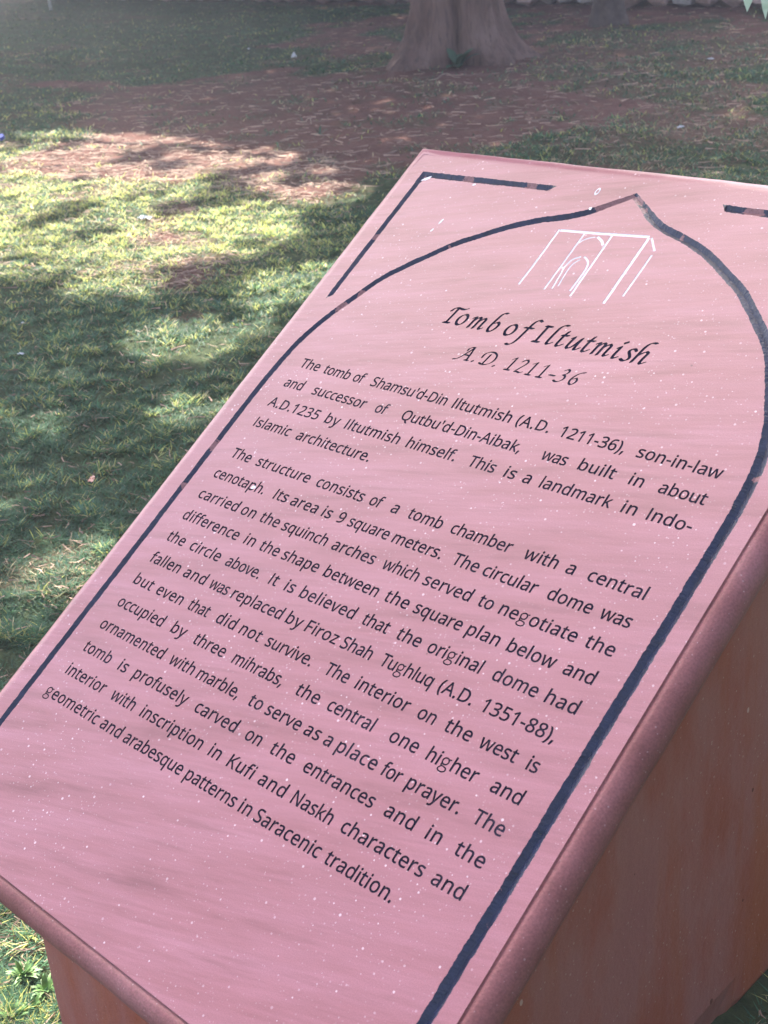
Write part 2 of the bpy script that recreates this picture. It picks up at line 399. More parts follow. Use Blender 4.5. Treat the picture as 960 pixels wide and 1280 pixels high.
  'q': '493|354,-9 358,58 303,11 266,-3 219,-8 170,-2 128,17 93,48 71,79 56,117 47,162 44,214 54,302 67,338 93,381 129,413 172,432 221,438 267,433 304,419 358,371 369,430 425,430 425,-192 354,-192|233,51 272,55 304,67 327,87 342,116 352,153 355,213 352,263 343,305 328,337 305,361 273,375 231,379 181,368 145,334 130,300 120,260 117,213 120,165 130,126 146,93 182,61',
  'r': '331|269,438 319,433 310,368 264,374 217,363 195,351 161,313 141,261 139,0 68,0 68,430 126,430 137,351 170,395 191,413 240,435',
  's': '384|348,119 343,80 327,49 302,24 268,6 226,-4 135,-6 99,-1 42,19 42,83 104,60 141,52 178,49 224,53 256,66 274,86 280,112 278,128 259,154 212,180 103,228 76,245 57,266 45,292 41,324 52,372 85,408 118,425 157,435 202,438 275,430 339,409 315,353 228,378 159,377 131,366 114,350 108,328 119,298 133,286 257,231 314,197 333,176 344,150',
  't': '289|212,50 272,59 272,5 219,-7 167,-5 138,4 112,20 91,44 78,79 74,125 74,375 13,375 13,409 75,437 103,528 144,528 144,430 269,430 269,375 144,375 144,127 149,93 163,69 185,54',
  'u': '496|427,430 427,0 370,0 359,57 321,20 273,-1 247,-6 173,-4 134,8 103,29 81,59 68,99 63,148 63,430 135,430 135,153 141,108 158,76 188,57 230,51 273,55 306,69 330,91 345,121 354,160 357,430',
  'v': '407|163,0 0,430 75,430 167,176 201,63 332,430 407,430 244,0',
  'w': '630|346,243 313,357 294,275 207,1 127,1 9,431 82,431 153,154 169,73 277,431 354,431 440,149 457,74 549,431 621,431 502,1 419,1',
  'x': '424|170,220 22,430 102,430 213,268 322,430 402,430 253,220 410,0 330,0 213,172 94,0 14,0',
  'y': '409|1,430 76,430 184,144 205,68 209,68 245,186 333,430 409,430 207,-97 188,-130 165,-156 138,-176 106,-188 49,-192 9,-186 9,-130 56,-135 79,-132 99,-126 116,-114 142,-80 174,-2',
  'z': '377|346,0 31,0 31,47 262,375 45,375 45,430 340,430 340,377 112,55 346,55',
}
LINES = [
  (0.0, "The 0.0029 0.0594 tomb 0.0714 0.1508 of 0.1588 0.1849 Shamsu'd-Din 0.2051 0.4111 Iltutmish 0.4222 0.5663 (A.D. 0.5765 0.6529 1211-36), 0.6732 0.8147 son-in-law 0.8317 0.9993"),
  (-0.0535, "and -0.0005 0.0539 successor 0.0814 0.2362 of 0.2647 0.2886 Qutbu'd-Din-Aibak, 0.3270 0.6282 was 0.6711 0.7234 built 0.7490 0.8253 in 0.8543 0.8812 about 0.9093 0.9997"),
  (-0.107, 'A.D.1235 -0.0035 0.1495 by 0.1645 0.2033 Iltutmish 0.2190 0.3679 himself. 0.3844 0.5092 This 0.5380 0.6008 is 0.6209 0.6490 a 0.6642 0.6819 landmark 0.6994 0.8524 in 0.8708 0.8999 Indo- 0.9185 1.0034'),
  (-0.1605, 'Islamic -0.0003 0.1092 architecture. 0.1187 0.3294'),
  (-0.242, 'The 0.0019 0.0602 structure 0.0760 0.2338 consists 0.2506 0.3801 of 0.3978 0.4215 a 0.4489 0.4689 tomb 0.4907 0.5737 chamber 0.5924 0.7308 with 0.7566 0.8267 a 0.8446 0.8623 central 0.8839 0.9978'),
  (-0.2955, 'cenotaph. -0.0030 0.1533 Its 0.1744 0.2182 area 0.2227 0.2985 is 0.3095 0.3386 9 0.3525 0.3716 square 0.3737 0.4861 meters. 0.4921 0.6128 The 0.6358 0.6943 circular 0.7031 0.8199 dome 0.8404 0.9300 was 0.9431 1.0017'),
  (-0.349, 'carried -0.0022 0.1203 on 0.1275 0.1679 the 0.1831 0.2371 squinch 0.2439 0.3688 arches 0.3815 0.4920 which 0.5098 0.5964 served 0.6076 0.7162 to 0.7320 0.7630 negotiate 0.7749 0.9352 the 0.9483 1.0032'),
  (-0.4025, 'difference -0.0009 0.1724 in 0.1830 0.2156 the 0.2294 0.2825 shape 0.2914 0.3899 between 0.4035 0.5417 the 0.5572 0.6132 square 0.6253 0.7342 plan 0.7446 0.8135 below 0.8292 0.9262 and 0.9409 0.9992'),
  (-0.456, 'the -0.0002 0.0533 circle 0.0683 0.1634 above. 0.1789 0.2780 It 0.3015 0.3279 is 0.3454 0.3712 believed 0.3851 0.5273 that 0.5449 0.6072 the 0.6269 0.6810 original 0.6963 0.8140 dome 0.8364 0.9270 had 0.9402 1.0017'),
  (-0.5095, 'fallen -0.0015 0.0913 and 0.1025 0.1681 was 0.1824 0.2340 replaced 0.2409 0.3852 by 0.3958 0.4358 Firoz 0.4451 0.5271 Shah 0.5350 0.6093 Tughluq 0.6300 0.7465 (A.D. 0.7604 0.8333 1351-88), 0.8466 0.9943'),
  (-0.563, 'but -0.0008 0.0598 even 0.0699 0.1493 that 0.1674 0.2267 did 0.2511 0.3035 not 0.3169 0.3729 survive. 0.3869 0.5085 The 0.5394 0.5968 interior 0.6130 0.7365 on 0.7558 0.7920 the 0.8132 0.8680 west 0.8842 0.9575 is 0.9775 0.9979'),
  (-0.6165, 'occupied 0.0018 0.1467 by 0.1674 0.2106 three 0.2341 0.3234 mihrabs, 0.3445 0.4799 the 0.5125 0.5691 central 0.5895 0.6981 one 0.7340 0.7950 higher 0.8137 0.9178 and 0.9430 1.0020'),
  (-0.67, 'ornamented -0.0001 0.2031 with 0.2150 0.2852 marble, 0.2944 0.4118 to 0.4363 0.4730 serve 0.4782 0.5719 as 0.5759 0.6175 a 0.6251 0.6450 place 0.6553 0.7463 for 0.7578 0.7978 prayer. 0.8106 0.9225 The 0.9454 1.0045'),
  (-0.7235, 'tomb 0.0013 0.0890 is 0.1107 0.1421 profusely 0.1582 0.3183 carved 0.3397 0.4530 on 0.4772 0.5153 the 0.5406 0.5980 entrances 0.6202 0.7838 and 0.8055 0.8686 in 0.8916 0.9222 the 0.9484 1.0046'),
  (-0.777, 'interior 0.0021 0.1275 with 0.1452 0.2154 inscription 0.2335 0.4116 in 0.4278 0.4599 Kufi 0.4768 0.5457 and 0.5578 0.6226 Naskh 0.6380 0.7328 characters 0.7508 0.9290 and 0.9417 1.0030'),
  (-0.8305, 'geometric -0.0087 0.1641 and 0.1691 0.2306 arabesque 0.2366 0.4081 patterns 0.4147 0.5515 in 0.5566 0.5856 Saracenic 0.5896 0.7500 tradition. 0.7553 0.9041'),
]

# ------------------------------------------------------------------ the stone sign
U = 0.62                                   # metres per unit of the slab plan (unit = width of the text block)
sign = empty('stone_sign', (0.31, -0.18, 0.0))
tag(sign, 'pink polished sandstone plaque on a brown stone pedestal, carved with the history of a tomb', 'sign')
SLAB_ROT = math.radians(32.5)
slab_origin = Vector((0, 0, 0.756))

UL, UR, VB, VT = -0.10, 1.10, -1.13, 0.612
MM = 100.0                                  # CDT works in decimetres-ish numbers for precision

cdt_v = []; cdt_e = []; cdt_f = []; f_kind = []   # kind: ('outer',line) ('hole',line) ('solid',line) ('groove',k)
WORD = [0]
word_names = []
def add_poly(pts, kind):
    # drop near-duplicate points
    q = []
    for p in pts:
        if not q or math.hypot(p[0] - q[-1][0], p[1] - q[-1][1]) > 2e-5: q.append(p)
    if math.hypot(q[0][0] - q[-1][0], q[0][1] - q[-1][1]) < 2e-5: q.pop()
    if len(q) < 3: return
    if sum(q[i - 1][0] * q[i][1] - q[i][0] * q[i - 1][1] for i in range(len(q))) < 0: q = q[::-1]   # the triangulator wants counter-clockwise faces
    i = len(cdt_v)
    cdt_v.extend(q)
    cdt_f.append(list(range(i, i + len(q))))
    f_kind.append(kind)

add_poly([(UL, VB), (UR, VB), (UR, VT), (UL, VT)], ('plate', -1))

def smooth_curve(pts, step, closed=False):
    """Catmull-Rom through pts, resampled at about step"""
    P = [np.array(p, float) for p in pts]
    n = len(P); out = []
    rngi = range(n if closed else n - 1)
    for i in rngi:
        if closed: a, b, c, d = P[i - 1], P[i], P[(i + 1) % n], P[(i + 2) % n]
        else: a, b, c, d = P[max(i - 1, 0)], P[i], P[i + 1], P[min(i + 2, n - 1)]
        k = max(1, int(round(np.linalg.norm(c - b) / step)))
        for j in range(k):
            t = j / k
            out.append(0.5 * ((2 * b) + (-a + c) * t + (2 * a - 5 * b + 4 * c - d) * t * t + (-a + 3 * b - 3 * c + d) * t ** 3))
    if not closed: out.append(P[-1])
    return out

# glyph outlines
PG = {}
for ch, s in GLYPHS.items():
    parts_ = s.split('|')
    polys = [[tuple(map(int, q.split(','))) for q in P.split(' ')] for P in parts_[1:]]
    kinds = []
    for i, P in enumerate(polys):
        cx, cy = P[0]
        c = sum(inside(Q, np.array([cx + .01]), np.array([cy + .01]))[0] for j, Q in enumerate(polys) if j != i)
        kinds.append('hole' if c % 2 else 'outer')
    PG[ch] = (int(parts_[0]), polys, kinds)

def sweep_round(pts, w, kind, tf):
    """constant width stroke as quads + small octagons at the joints"""
    P = [np.array(p, float) for p in pts]
    for a, b in zip(P[:-1], P[1:]):
        d = b - a; L = np.linalg.norm(d)
        if L < 1e-9: continue
        n = np.array([-d[1], d[0]]) / L * w / 2
        e = d / L * w * 0.12
        add_poly([tf(*(a + n - e)), tf(*(a - n - e)), tf(*(b - n + e)), tf(*(b + n + e))], kind)

def sweep_nib(pts, L, th, ang, kind, tf):
    """broad-nib pen stroke: hull of the nib rectangle at neighbouring points"""
    ux = np.array([math.cos(ang), math.sin(ang)]) * L / 2
    uy = np.array([-math.sin(ang), math.cos(ang)]) * th / 2
    nib = [ux + uy, ux - uy, -ux - uy, -ux + uy]
    P = [np.array(p, float) for p in pts]
    for a, b in zip(P[:-1], P[1:]):
        q = [a + k for k in nib] + [b + k for k in nib]
        q = sorted((float(x), float(y)) for x, y in q)
        def half(seq):
            h = []
            for p in seq:
                while len(h) > 1 and (h[-1][0] - h[-2][0]) * (p[1] - h[-2][1]) - (h[-1][1] - h[-2][1]) * (p[0] - h[-2][0]) <= 0: h.pop()
                h.append(p)
            return h
        lo = half(q); hi = half(q[::-1])
        add_poly([tf(*p) for p in lo[:-1] + hi[:-1]], kind)

def sweep_nib_closed(pts, *a):
    sweep_nib(list(pts) + [pts[0]], *a)

GS = 0.0232 / 573
R2 = random.Random(5)
G_PATHS = [([(360, 275), (345, 350), (290, 405), (215, 420), (140, 400), (85, 350), (70, 275), (90, 205), (140, 155), (215, 140), (290, 155), (340, 205), (360, 275)], 64),
           ([(335, 375), (375, 402), (432, 405)], 58),
           ([(118, 170), (88, 128), (104, 88), (170, 66), (280, 55), (370, 30), (410, -35), (390, -105), (320, -155), (215, -172), (110, -155), (52, -100), (62, -40), (104, 12), (140, 62)], 58)]
lines_info = []
for li, (v0, row) in enumerate(LINES):
    toks = row.split(' ')
    fit = []
    for k in range(0, len(toks), 3):
        word, ua, ub = toks[k], float(toks[k + 1]), float(toks[k + 2])
        nat = sum(PG[ch][0] for ch in word[:-1])
        x0 = min(p[0] for P in PG[word[0]][1] for p in P)
        x1 = max(p[0] for P in PG[word[-1]][1] for p in P)
        natw = (nat + x1 - x0) * GS
        r = min(max((ub - ua) / natw, 0.97), 1.20) * 0.96
        c = (ua + ub) / 2
        if k == 0: s0 = ua
        elif k + 3 >= len(toks): s0 = ub - natw * r
        else: s0 = c - natw * r / 2
        fit.append([word, s0, s0 + natw * r, natw, x0])
    for a_, b_ in zip(fit[:-1], fit[1:]):                # never let two words run together
        g_ = b_[1] - a_[2]
        if g_ < .0125:
            wa = a_[3]; wb = b_[3]; need = .0125 - g_
            a_[2] -= need * wa / (wa + wb); b_[1] += need * wb / (wa + wb)
    for word, ua_, ub_, natw, x0 in fit:
        wi = len(word_names); word_names.append('inscription_word')
        r = (ub_ - ua_) / natw
        sx = 1 + (r - 1) * 0.55
        track = (natw * r - natw * sx) / max(1, len(word) - 1) if len(word) > 1 else 0
        x = ua_ - x0 * GS * sx
        for ch in word:
            adv, polys, kinds = PG[ch]
            dy = R2.uniform(-.0003, .0003)
            rot = R2.uniform(-.008, .008)
            def tf(a, b, x=x, dy=dy, rot=rot):
                xx = a * GS * sx; yy = b * GS
                return (x + xx - rot * yy + 0.0 + R2.uniform(-1, 1) * 0.00012, v0 + dy + yy + rot * xx + R2.uniform(-1, 1) * 0.00012)
            if ch == 'g':
                for pth, w in G_PATHS:
                    sweep_round(pth, w, ('solid', wi), lambda a, b, x=x, dy=dy: (x + a * GS * sx, v0 + dy + b * GS))
            else:
                for P, kd in zip(polys, kinds):
                    # embolden slightly, the paint spreads past the cut
                    n = len(P); area = sum(P[i][0] * P[(i + 1) % n][1] - P[(i + 1) % n][0] * P[i][1] for i in range(n))
                    sgn = (1 if area > 0 else -1) * (1 if kd == 'outer' else -1)
                    Q = []
                    for i in range(n):
                        a = np.array(P[i - 1], float); b = np.array(P[i], float); c_ = np.array(P[(i + 1) % n], float)
                        e1 = b - a; e2 = c_ - b
                        n1 = np.array([e1[1], -e1[0]]) / (np.linalg.norm(e1) + 1e-9); n2 = np.array([e2[1], -e2[0]]) / (np.linalg.norm(e2) + 1e-9)
                        m_ = n1 + n2; L = np.linalg.norm(m_)
                        m_ = m_ / L / max(0.6, L / 2) if L > 1e-6 else n1
                        Q.append(b + m_ * 12.0 * sgn)
                    add_poly([tf(q[0], q[1]) for q in Q], (kd, wi))
            x += adv * GS * sx + track

# calligraphic title and date
SH = 0.17
def E(cx, cy, rx, ry, n=14): return [(cx + rx * math.cos(2 * math.pi * k / n), cy + ry * math.sin(2 * math.pi * k / n)) for k in range(n)]
CG = {
 'o': [('c', E(0, 14.8, 10.0, 14.0))],
 'T': [('s', [(0, 39), (0, 22), (-1, 1)]), ('l', [(-7, .5), (7, .8)]), ('s', [(-12, 30), (-10, 37), (-4, 40.5), (4, 40), (12, 39), (17, 40), (21, 43)])],
 'm': [('s', [(-5, 24), (0, 28), (0, 14), (-.5, 0)]), ('s', [(0, 17), (4, 25), (8, 29), (12, 27), (12, 14), (11.5, 0)]), ('s', [(12, 17), (17, 25), (21, 29), (25, 26), (24.5, 12), (25, 2), (28, 1), (32, 5)])],
 'b': [('s', [(12, 50), (7, 50.5), (2, 46), (0, 36), (-2, 20), (-2, 7), (2, .5), (7, 1), (12, 8), (14, 17), (12, 24), (7, 26), (0, 20)])],
 'f': [('s', [(22, 47), (16, 50), (10, 46), (7, 36), (5, 14), (3, -5), (-1, -15), (-7, -19), (-13, -17.5)]), ('l', [(-3, 27), (16, 28)])],
 'I': [('s', [(0, 39), (0, 20), (0, 1)]), ('l', [(-7, .5), (8, .6)]), ('l', [(-5, 40), (9, 40)])],
 'l': [('s', [(15, 50), (8, 50), (2, 44), (0, 32), (-1, 10), (0, 1.5), (4, .5), (10, 6)])],
 't': [('s', [(3, 38), (0, 26), (-1, 9), (0, 1.5), (4, .5), (11, 7)]), ('l', [(-5, 27), (9, 28)])],
 'u': [('s', [(-4, 25), (0, 29), (-1, 14), (-1, 3), (3, .5), (10, 8), (17, 28)]), ('s', [(17, 29), (16, 14), (17, 1.5), (20, .5), (26, 7)])],
 'i': [('s', [(-4, 24), (0, 28.5), (-1, 9), (0, 1), (4, .8), (8, 5)]), ('l', [(2, 38), (4, 40)])],
 's': [('s', [(13, 25), (8, 29.5), (2, 28), (0, 22), (5, 16), (10, 10), (9, 3), (2, -.5), (-5, 3)])],
 'h': [('s', [(17, 50), (10, 50.5), (4, 45), (1, 34), (0, 15), (-1, 0)]), ('s', [(0, 15), (5, 23), (11, 29), (16, 27), (15, 13), (15, 2), (18, .5), (24, 6)])],
 'A': [('s', [(-33, -3), (-27, -2), (-20, 6), (-13, 19), (-7, 31.5)]), ('l', [(-7, 31.5), (-4, 15), (-2, 0)]), ('l', [(-17, 12), (-3, 12)]), ('l', [(-7, .3), (2, .3)]), ('s', [(-17, 22), (-17, 28), (-12, 32), (-6, 32)])],
 'D': [('l', [(1, 25), (0, 1)]), ('s', [(-12, 14), (-13, 22), (-7, 29.5), (3, 31.5), (13, 28), (18, 19), (16, 8), (8, 1), (-3, -.5), (-9, 2)])],
 '.': [('l', [(0, 1.2), (.8, 2.2)])],
 '1': [('s', [(-6, 26), (1, 31)]), ('l', [(1, 31), (0, 1)]), ('l', [(-6, .4), (6, .4)])],
 '2': [('s', [(0, 25), (3, 30), (8, 31.5), (12, 28), (11, 21), (6, 12), (0, 1)]), ('s', [(0, 1), (6, 1.5), (11, 0), (16, 3)])],
 '3': [('s', [(2, 27), (6, 31), (11, 30), (12, 24), (8, 18.5), (5, 17.5)]), ('s', [(5, 17.5), (11, 16), (13, 9), (8, 2), (1, -.5), (-5, 2)])],
 '6': [('s', [(17, 32), (9, 29), (3, 21), (0, 10), (3, 2), (8, .3), (13, 6), (13, 13), (9, 17), (2, 12)])],
 '-': [('l', [(0, 11), (12, 11)])],
}
TITLE = [('T', 279), ('o', 308.5), ('m', 336), ('b', 384), ('o', 432), ('f', 460), ('I', 503), ('l', 528), ('t', 550.5), ('u', 574.5), ('t', 610), ('m', 632.5), ('i', 677.5), ('s', 699), ('h', 720)]
DATE = [('A', 387), ('.', 399), ('D', 425), ('.', 451), ('1', 485), ('2', 503), ('1', 534), ('1', 560), ('-', 577), ('3', 598), ('6', 625)]
def callig(seq, v0, li, L, th):
    for ch, x in seq:
        for typ, pts in CG[ch]:
            tf = lambda a, b, x=x: ((x + a + SH * b) / 1000, v0 + b / 1000)
            ang = math.radians(38)
            if typ == 'c': sweep_nib_closed(pts, L, th, ang, ('solid', li), tf)
            elif typ == 's': sweep_nib([tuple(p) for p in smooth_curve(pts, 4.0)], L, th, ang, ('solid', li), tf)
            else: sweep_nib(pts, L * (1.25 if ch in '.i' else 1), th * (2.2 if ch in '.i' else 1), ang, ('solid', li), tf)
NW = len(word_names)
callig(TITLE[:4], 0.1830, NW, 5.6, 2.1)
callig(TITLE[4:6], 0.1830, NW + 1, 5.6, 2.1)
callig(TITLE[6:], 0.1830, NW + 2, 5.6, 2.1)
callig(DATE[:4], 0.1083, NW + 3, 4.0, 1.5)
callig(DATE[4:], 0.1083, NW + 4, 4.0, 1.5)

# carved outline of the gateway (white lines), widths in plan units
EMB = [([(0.3845, 0.4560), (0.3838, 0.38), (0.3812, 0.3070)], .0044), ([(0.3885, 0.4548), (0.48, .4608), (0.5890, 0.4700)], .0060),
       ([(0.5900, 0.4660), (0.5893, .38), (0.5890, 0.2985)], .0056), ([(0.5955, 0.4680), (0.6190, 0.4385)], .0040), ([(0.6200, 0.4270), (0.6182, 0.3225)], .0040),
       ([(0.4467, 0.4560), (0.4445, 0.3060)], .0038), ([(0.5093, 0.4610), (0.5098, 0.3010)], .0044),
       ([(0.4490, 0.4300), (0.4540, .4385), (0.4642, 0.4466), (0.4755, 0.4500)], .0030), ([(0.4800, 0.4515), (0.4930, 0.4450), (0.5035, 0.4340)], .0052),
       ([(0.4602, 0.3110), (0.4570, .345), (0.4545, 0.3673), (0.4600, 0.3872), (0.4740, 0.3976)], .0036),
       ([(0.4695, 0.3190), (0.4660, 0.3611), (0.4690, 0.3800), (0.4770, 0.3905)], .0028),
       ([(0.4816, 0.3985), (0.4940, 0.3910), (0.5020, 0.3764), (0.5032, .345), (0.5015, 0.3130)], .0040),
       ([(0.4497, 0.3655), (0.4520, 0.3640)], .0040)]
for pts, w in EMB:
    sm = smooth_curve(pts, 0.006) if len(pts) > 2 else [np.array(pts[0]) * (1 - k / 12) + np.array(pts[1]) * k / 12 for k in range(13)]
    sm = [p + np.array([R2.uniform(-.0003, .0003), R2.uniform(-.0003, .0003)]) for p in sm]
    sweep_round([tuple(p) for p in sm], w * 1.05, ('solid', NW + 5), lambda a, b: (a, b))

# painted V-grooves
AR = [(-1.07, .5585), (-.8, .5590), (-.5, .5585), (-.1, .5585), (-.03, .556), (.03, .551), (.08, .541), (.12, .527), (.157, .511), (.2, .488), (.247, .463), (.2845, .434), (.344, .374),
      (.38, .335), (.4095, .291), (.437, .248), (.455, .215), (.4748, .168), (.487, .13), (.5017, .093), (.518, .066), (.5353, .043), (.55, .022), (.5664, 0)]
AC = 0.4985
left_c = [(AC - x, v) for v, x in AR]
right_c = [(AC + x, v) for v, x in AR][::-1]
def groove_path(segs, step):
    """several smooth pieces joined with sharp corners -> list of (point, corner?)"""
    out = []
    for s_ in segs:
        c = smooth_curve(s_, step)
        if out: c = c[1:]
        out += [np.array(p, float) for p in c]
    return out
WEARS = [(-.0025, .165, .017), (.0203, .2109, .011), (-.0536, .3655, .011), (-.0600, -.2294, .014), (-.0600, -.335, .008), (.470, .545, .036), (.440, .528, .012), (.515, .555, .012), (.535, .53, .012),
         (.0717, .5560, .016), (.2424, .5600, .015), (.7609, .5620, .02), (.150, .372, .004), (.655, .482, .006), (1.057, .02, .008)]
def build_groove(name, path, wfun, depth_k, seed, end_cut=None):
    rr = random.Random(seed)
    n = len(path)
    T = []
    for i in range(n):
        a = path[max(i - 1, 0)]; b = path[min(i + 1, n - 1)]
        T.append((b - a) / np.linalg.norm(b - a))
    lft = []; mid = []; rgt = []
    jl = jr = jm = 0
    for i, p in enumerate(path):
        t = T[i]; nrm = np.array([-t[1], t[0]])
        k = 1.0
        if 0 < i < n - 1:
            t1 = path[i] - path[i - 1]; t1 /= np.linalg.norm(t1)
            cosh = max(0.35, float(t1 @ t)); k = 1 / cosh
            d1 = (path[i + 1] - path[i]); d1 /= np.linalg.norm(d1)
            corner = float(t1 @ d1) < 0.9
        else: corner = False
        w = wfun(p) / 2
        jl = .7 * jl + rr.uniform(-1, 1) *  .0005; jr = .7 * jr + rr.uniform(-1, 1) * .0005
        rag = 0 if corner else 1
        lft.append(p + nrm * (w * k + rag * (jl + rr.uniform(-1, 1) * .0006)))
        rgt.append(p - nrm * (w * k + rag * (jr + rr.uniform(-1, 1) * .0006)))
        jm = .93 * jm + rr.uniform(-1, 1) * .03
        mid.append(p + nrm * rag * w * (jm + .05 * math.sin(i * .11 + seed)))
    if end_cut:                                  # slanted ends
        for idx, (dl, dm, dr) in end_cut.items():
            t = T[idx]
            lft[idx] = lft[idx] + t * dl; mid[idx] = mid[idx] + t * dm; rgt[idx] = rgt[idx] + t * dr
    # ends close up to the surface
    verts = []; kinds_ = []
    for i in range(n):
        w = wfun(path[i]) / 2
        dz = w * U * depth_k
        if i in (0, n - 1): dz = 0
        verts += [(lft[i][0] * U, lft[i][1] * U, 0), (mid[i][0] * U, mid[i][1] * U, -dz), (rgt[i][0] * U, rgt[i][1] * U, 0)]
    faces = []
    for i in range(n - 1):
        a = i * 3; b = a + 3
        faces += [(a, a + 1, b + 1, b), (a + 1, a + 2, b + 2, b + 1)]
    # outline for the plate
    outl = [tuple(p) for p in lft] + [tuple(p) for p in rgt[::-1]]
    m0 = tuple(mid[-1]); m1 = tuple(mid[0])
    outl = [tuple(p) for p in lft] + [m0] + [tuple(p) for p in rgt[::-1]] + [m1]
    add_poly(outl, ('groove', 0))
    return name, verts, faces

grooves = []
arch_path = groove_path([left_c, right_c], 0.0035)
def w_arch(p):
    x = p[0]
    w = .0155 + .0055 * min(1, max(0, (x - .1) / .9))
    if abs(x - AC) < .06: w *= .72 + .28 * abs(x - AC) / .06
    return w
grooves.append(build_groove('arch_groove', arch_path, w_arch, 0.62, 3))
cl = groove_path([[(-.0585, .185), (-.0580, .37), (-.0570, .5555)], [(-.0570, .5555), (.12, .5580), (.298, .5600)]], 0.0035)
grooves.append(build_groove('corner_groove', cl, lambda p: .0140 if p[1] < .53 else .0165, 0.62, 8, {0: (-.006, 0, .008), -1: (.009, 0, -.009)}))
cr = groove_path([[(.700, .5625), (.88, .5600), (1.0555, .5575)], [(1.0555, .5575), (1.0560, .37), (1.0565, .185)]], 0.0035)
grooves.append(build_groove('corner_groove', cr, lambda p: .0175 if p[1] > .53 else .0140, 0.62, 12, {0: (-.008, 0, .006), -1: (.006, 0, -.006)}))

# ---- one triangulation for the whole face
vin = [Vector((x * MM, y * MM)) for x, y in cdt_v]
cv, ce, cf, ov, oe, of = delaunay_2d_cdt(vin, [], cdt_f, 1, 1e-4, True)
NL = NW + 6
plate_faces = []; line_faces = [[] for _ in range(NL)]
face_line = {}
edge_faces = {}
for fi, (f, src) in enumerate(zip(cf, of)):
    solid = -1; outer = -1; hole = False; groove = False
    for s_ in src:
        kd, li = f_kind[s_]
        if kd == 'solid': solid = li
        elif kd == 'outer': outer = li
        elif kd == 'hole': hole = True
        elif kd == 'groove': groove = True
    if groove: c = -2
    elif solid >= 0: c = solid
    elif outer >= 0 and not hole: c = outer
    else: c = -1
    face_line[fi] = c
    if c == -1: plate_faces.append(tuple(f))
    elif c >= 0: line_faces[c].append(tuple(f))
    if c != -2:
        for a, b in zip(f, list(f[1:]) + [f[0]]):
            edge_faces.setdefault((min(a, b), max(a, b)), []).append((fi, a, b))
CV = [(p[0] / MM * U, p[1] / MM * U) for p in cv]

def compact(faces, pos):
    idx = {}; V = []; F = []
    for f in faces:
        g = []
        for k in f:
            if k not in idx: idx[k] = len(V); V.append(pos(k))
            g.append(idx[k])
        F.append(tuple(g))
    return V, F

# plate face + half-round rim with a fine quirk line + underside, all one slab mesh
V, F = compact(plate_faces, lambda k: (CV[k][0], CV[k][1], 0.0))
r = 0.0200
prof = [(0, 0), (0.0008, -0.0022), (0.0020, -0.0024), (0.0030, -0.0008)]
for k in range(1, 15):
    a = math.radians(90 - k * 180 / 14 * 1.0)
    prof.append((0.0034 + r * math.cos(a) * 0.98, -r + (r - .0004) * math.sin(a)))
prof.append((-0.03, -2 * r + .0004))
cor = [(UL * U, VB * U), (UR * U, VB * U), (UR * U, VT * U), (UL * U, VT * U)]
sgn = [(-1, -1), (1, -1), (1, 1), (-1, 1)]
rr = random.Random(9)
NSEG = 60
ring = []
for c in range(4):
    a = cor[c]; b = cor[(c + 1) % 4]; sa = sgn[c]; sb = sgn[(c + 1) % 4]
    for k in range(NSEG):
        t = k / NSEG
        ring.append(((a[0] * (1 - t) + b[0] * t, a[1] * (1 - t) + b[1] * t), (sa[0] * (1 - t) + sb[0] * t, sa[1] * (1 - t) + sb[1] * t), k == 0, c))
base = len(V)
m = len(prof)
for (p, s_, crn, c) in ring:
    # outward direction for this side; corners use the mitre
    if crn: d = s_
    else: d = [(0, -1), (1, 0), (0, 1), (-1, 0)][c]
    wob = 0 if crn else rr.uniform(-1, 1)
    low = 0 if crn else float(fbm(p[0] * 9, p[1] * 9, 1.3, 5)) - .5
    for j, (o_, z) in enumerate(prof):
        q = o_ + (wob * .00035 if 0 < j < 4 else 0)
        if c >= 2 and not crn and j in (1, 2, 3): z = -.00004 * j
        if j >= 4: q += low * .0022 * (1 if j < m - 1 else 0)
        V.append((p[0] + d[0] * q, p[1] + d[1] * q, z + (wob * .0002 if 4 <= j < 9 else 0)))
nr = len(ring)
rim_start = len(F)
for i in range(nr):
    i2 = (i + 1) % nr
    for j in range(m - 1):
        F.append((base + i * m + j, base + i * m + j + 1, base + i2 * m + j + 1, base + i2 * m + j))
F.append(tuple(base + i * m + m - 1 for i in range(nr)))
slab = mesh_obj('slab', V, F, M_SLAB, sign)
sm_flags = [False] * len(F)
for i in range(rim_start, len(F) - 1): sm_flags[i] = True
slab.data.polygons.foreach_set('use_smooth', sm_flags)
slab.data.materials.append(M_RIM)
slab.data.polygons.foreach_set('material_index', [1 if i >= rim_start and (i - rim_start) // (m - 1) < 2 * NSEG else 0 for i in range(len(F))])  # front and right rim darker: partly honed stone, partly shade put into the colour
slab.location = slab_origin - sign.location
slab.rotation_euler = (SLAB_ROT, 0, 0)

# grooves as sub-parts
def wear_at(u, v):
    w = 0.0
    for a, b, rad in WEARS:
        d = math.hypot((u - a), (v - b))
        w = max(w, min(1.0, max(0.0, 1.25 - d / rad * 0.75)))
    # thin bare streaks beside the long right hand run
    return w
for name, verts, faces in grooves:
    o = mesh_obj(name, verts, faces, M_PAINT, slab)
    # normals up
    me = o.data
    bm = bmesh.new(); bm.from_mesh(me); 
    for f in bm.faces:
        f.normal_update()
        if f.normal.z < 0: f.normal_flip()
    bm.to_mesh(me); bm.free()
    at_ = me.attributes.new('wear', 'FLOAT', 'POINT')
    at_.data.foreach_set('value', [wear_at(v.co.x / U, v.co.y / U) for v in me.vertices])

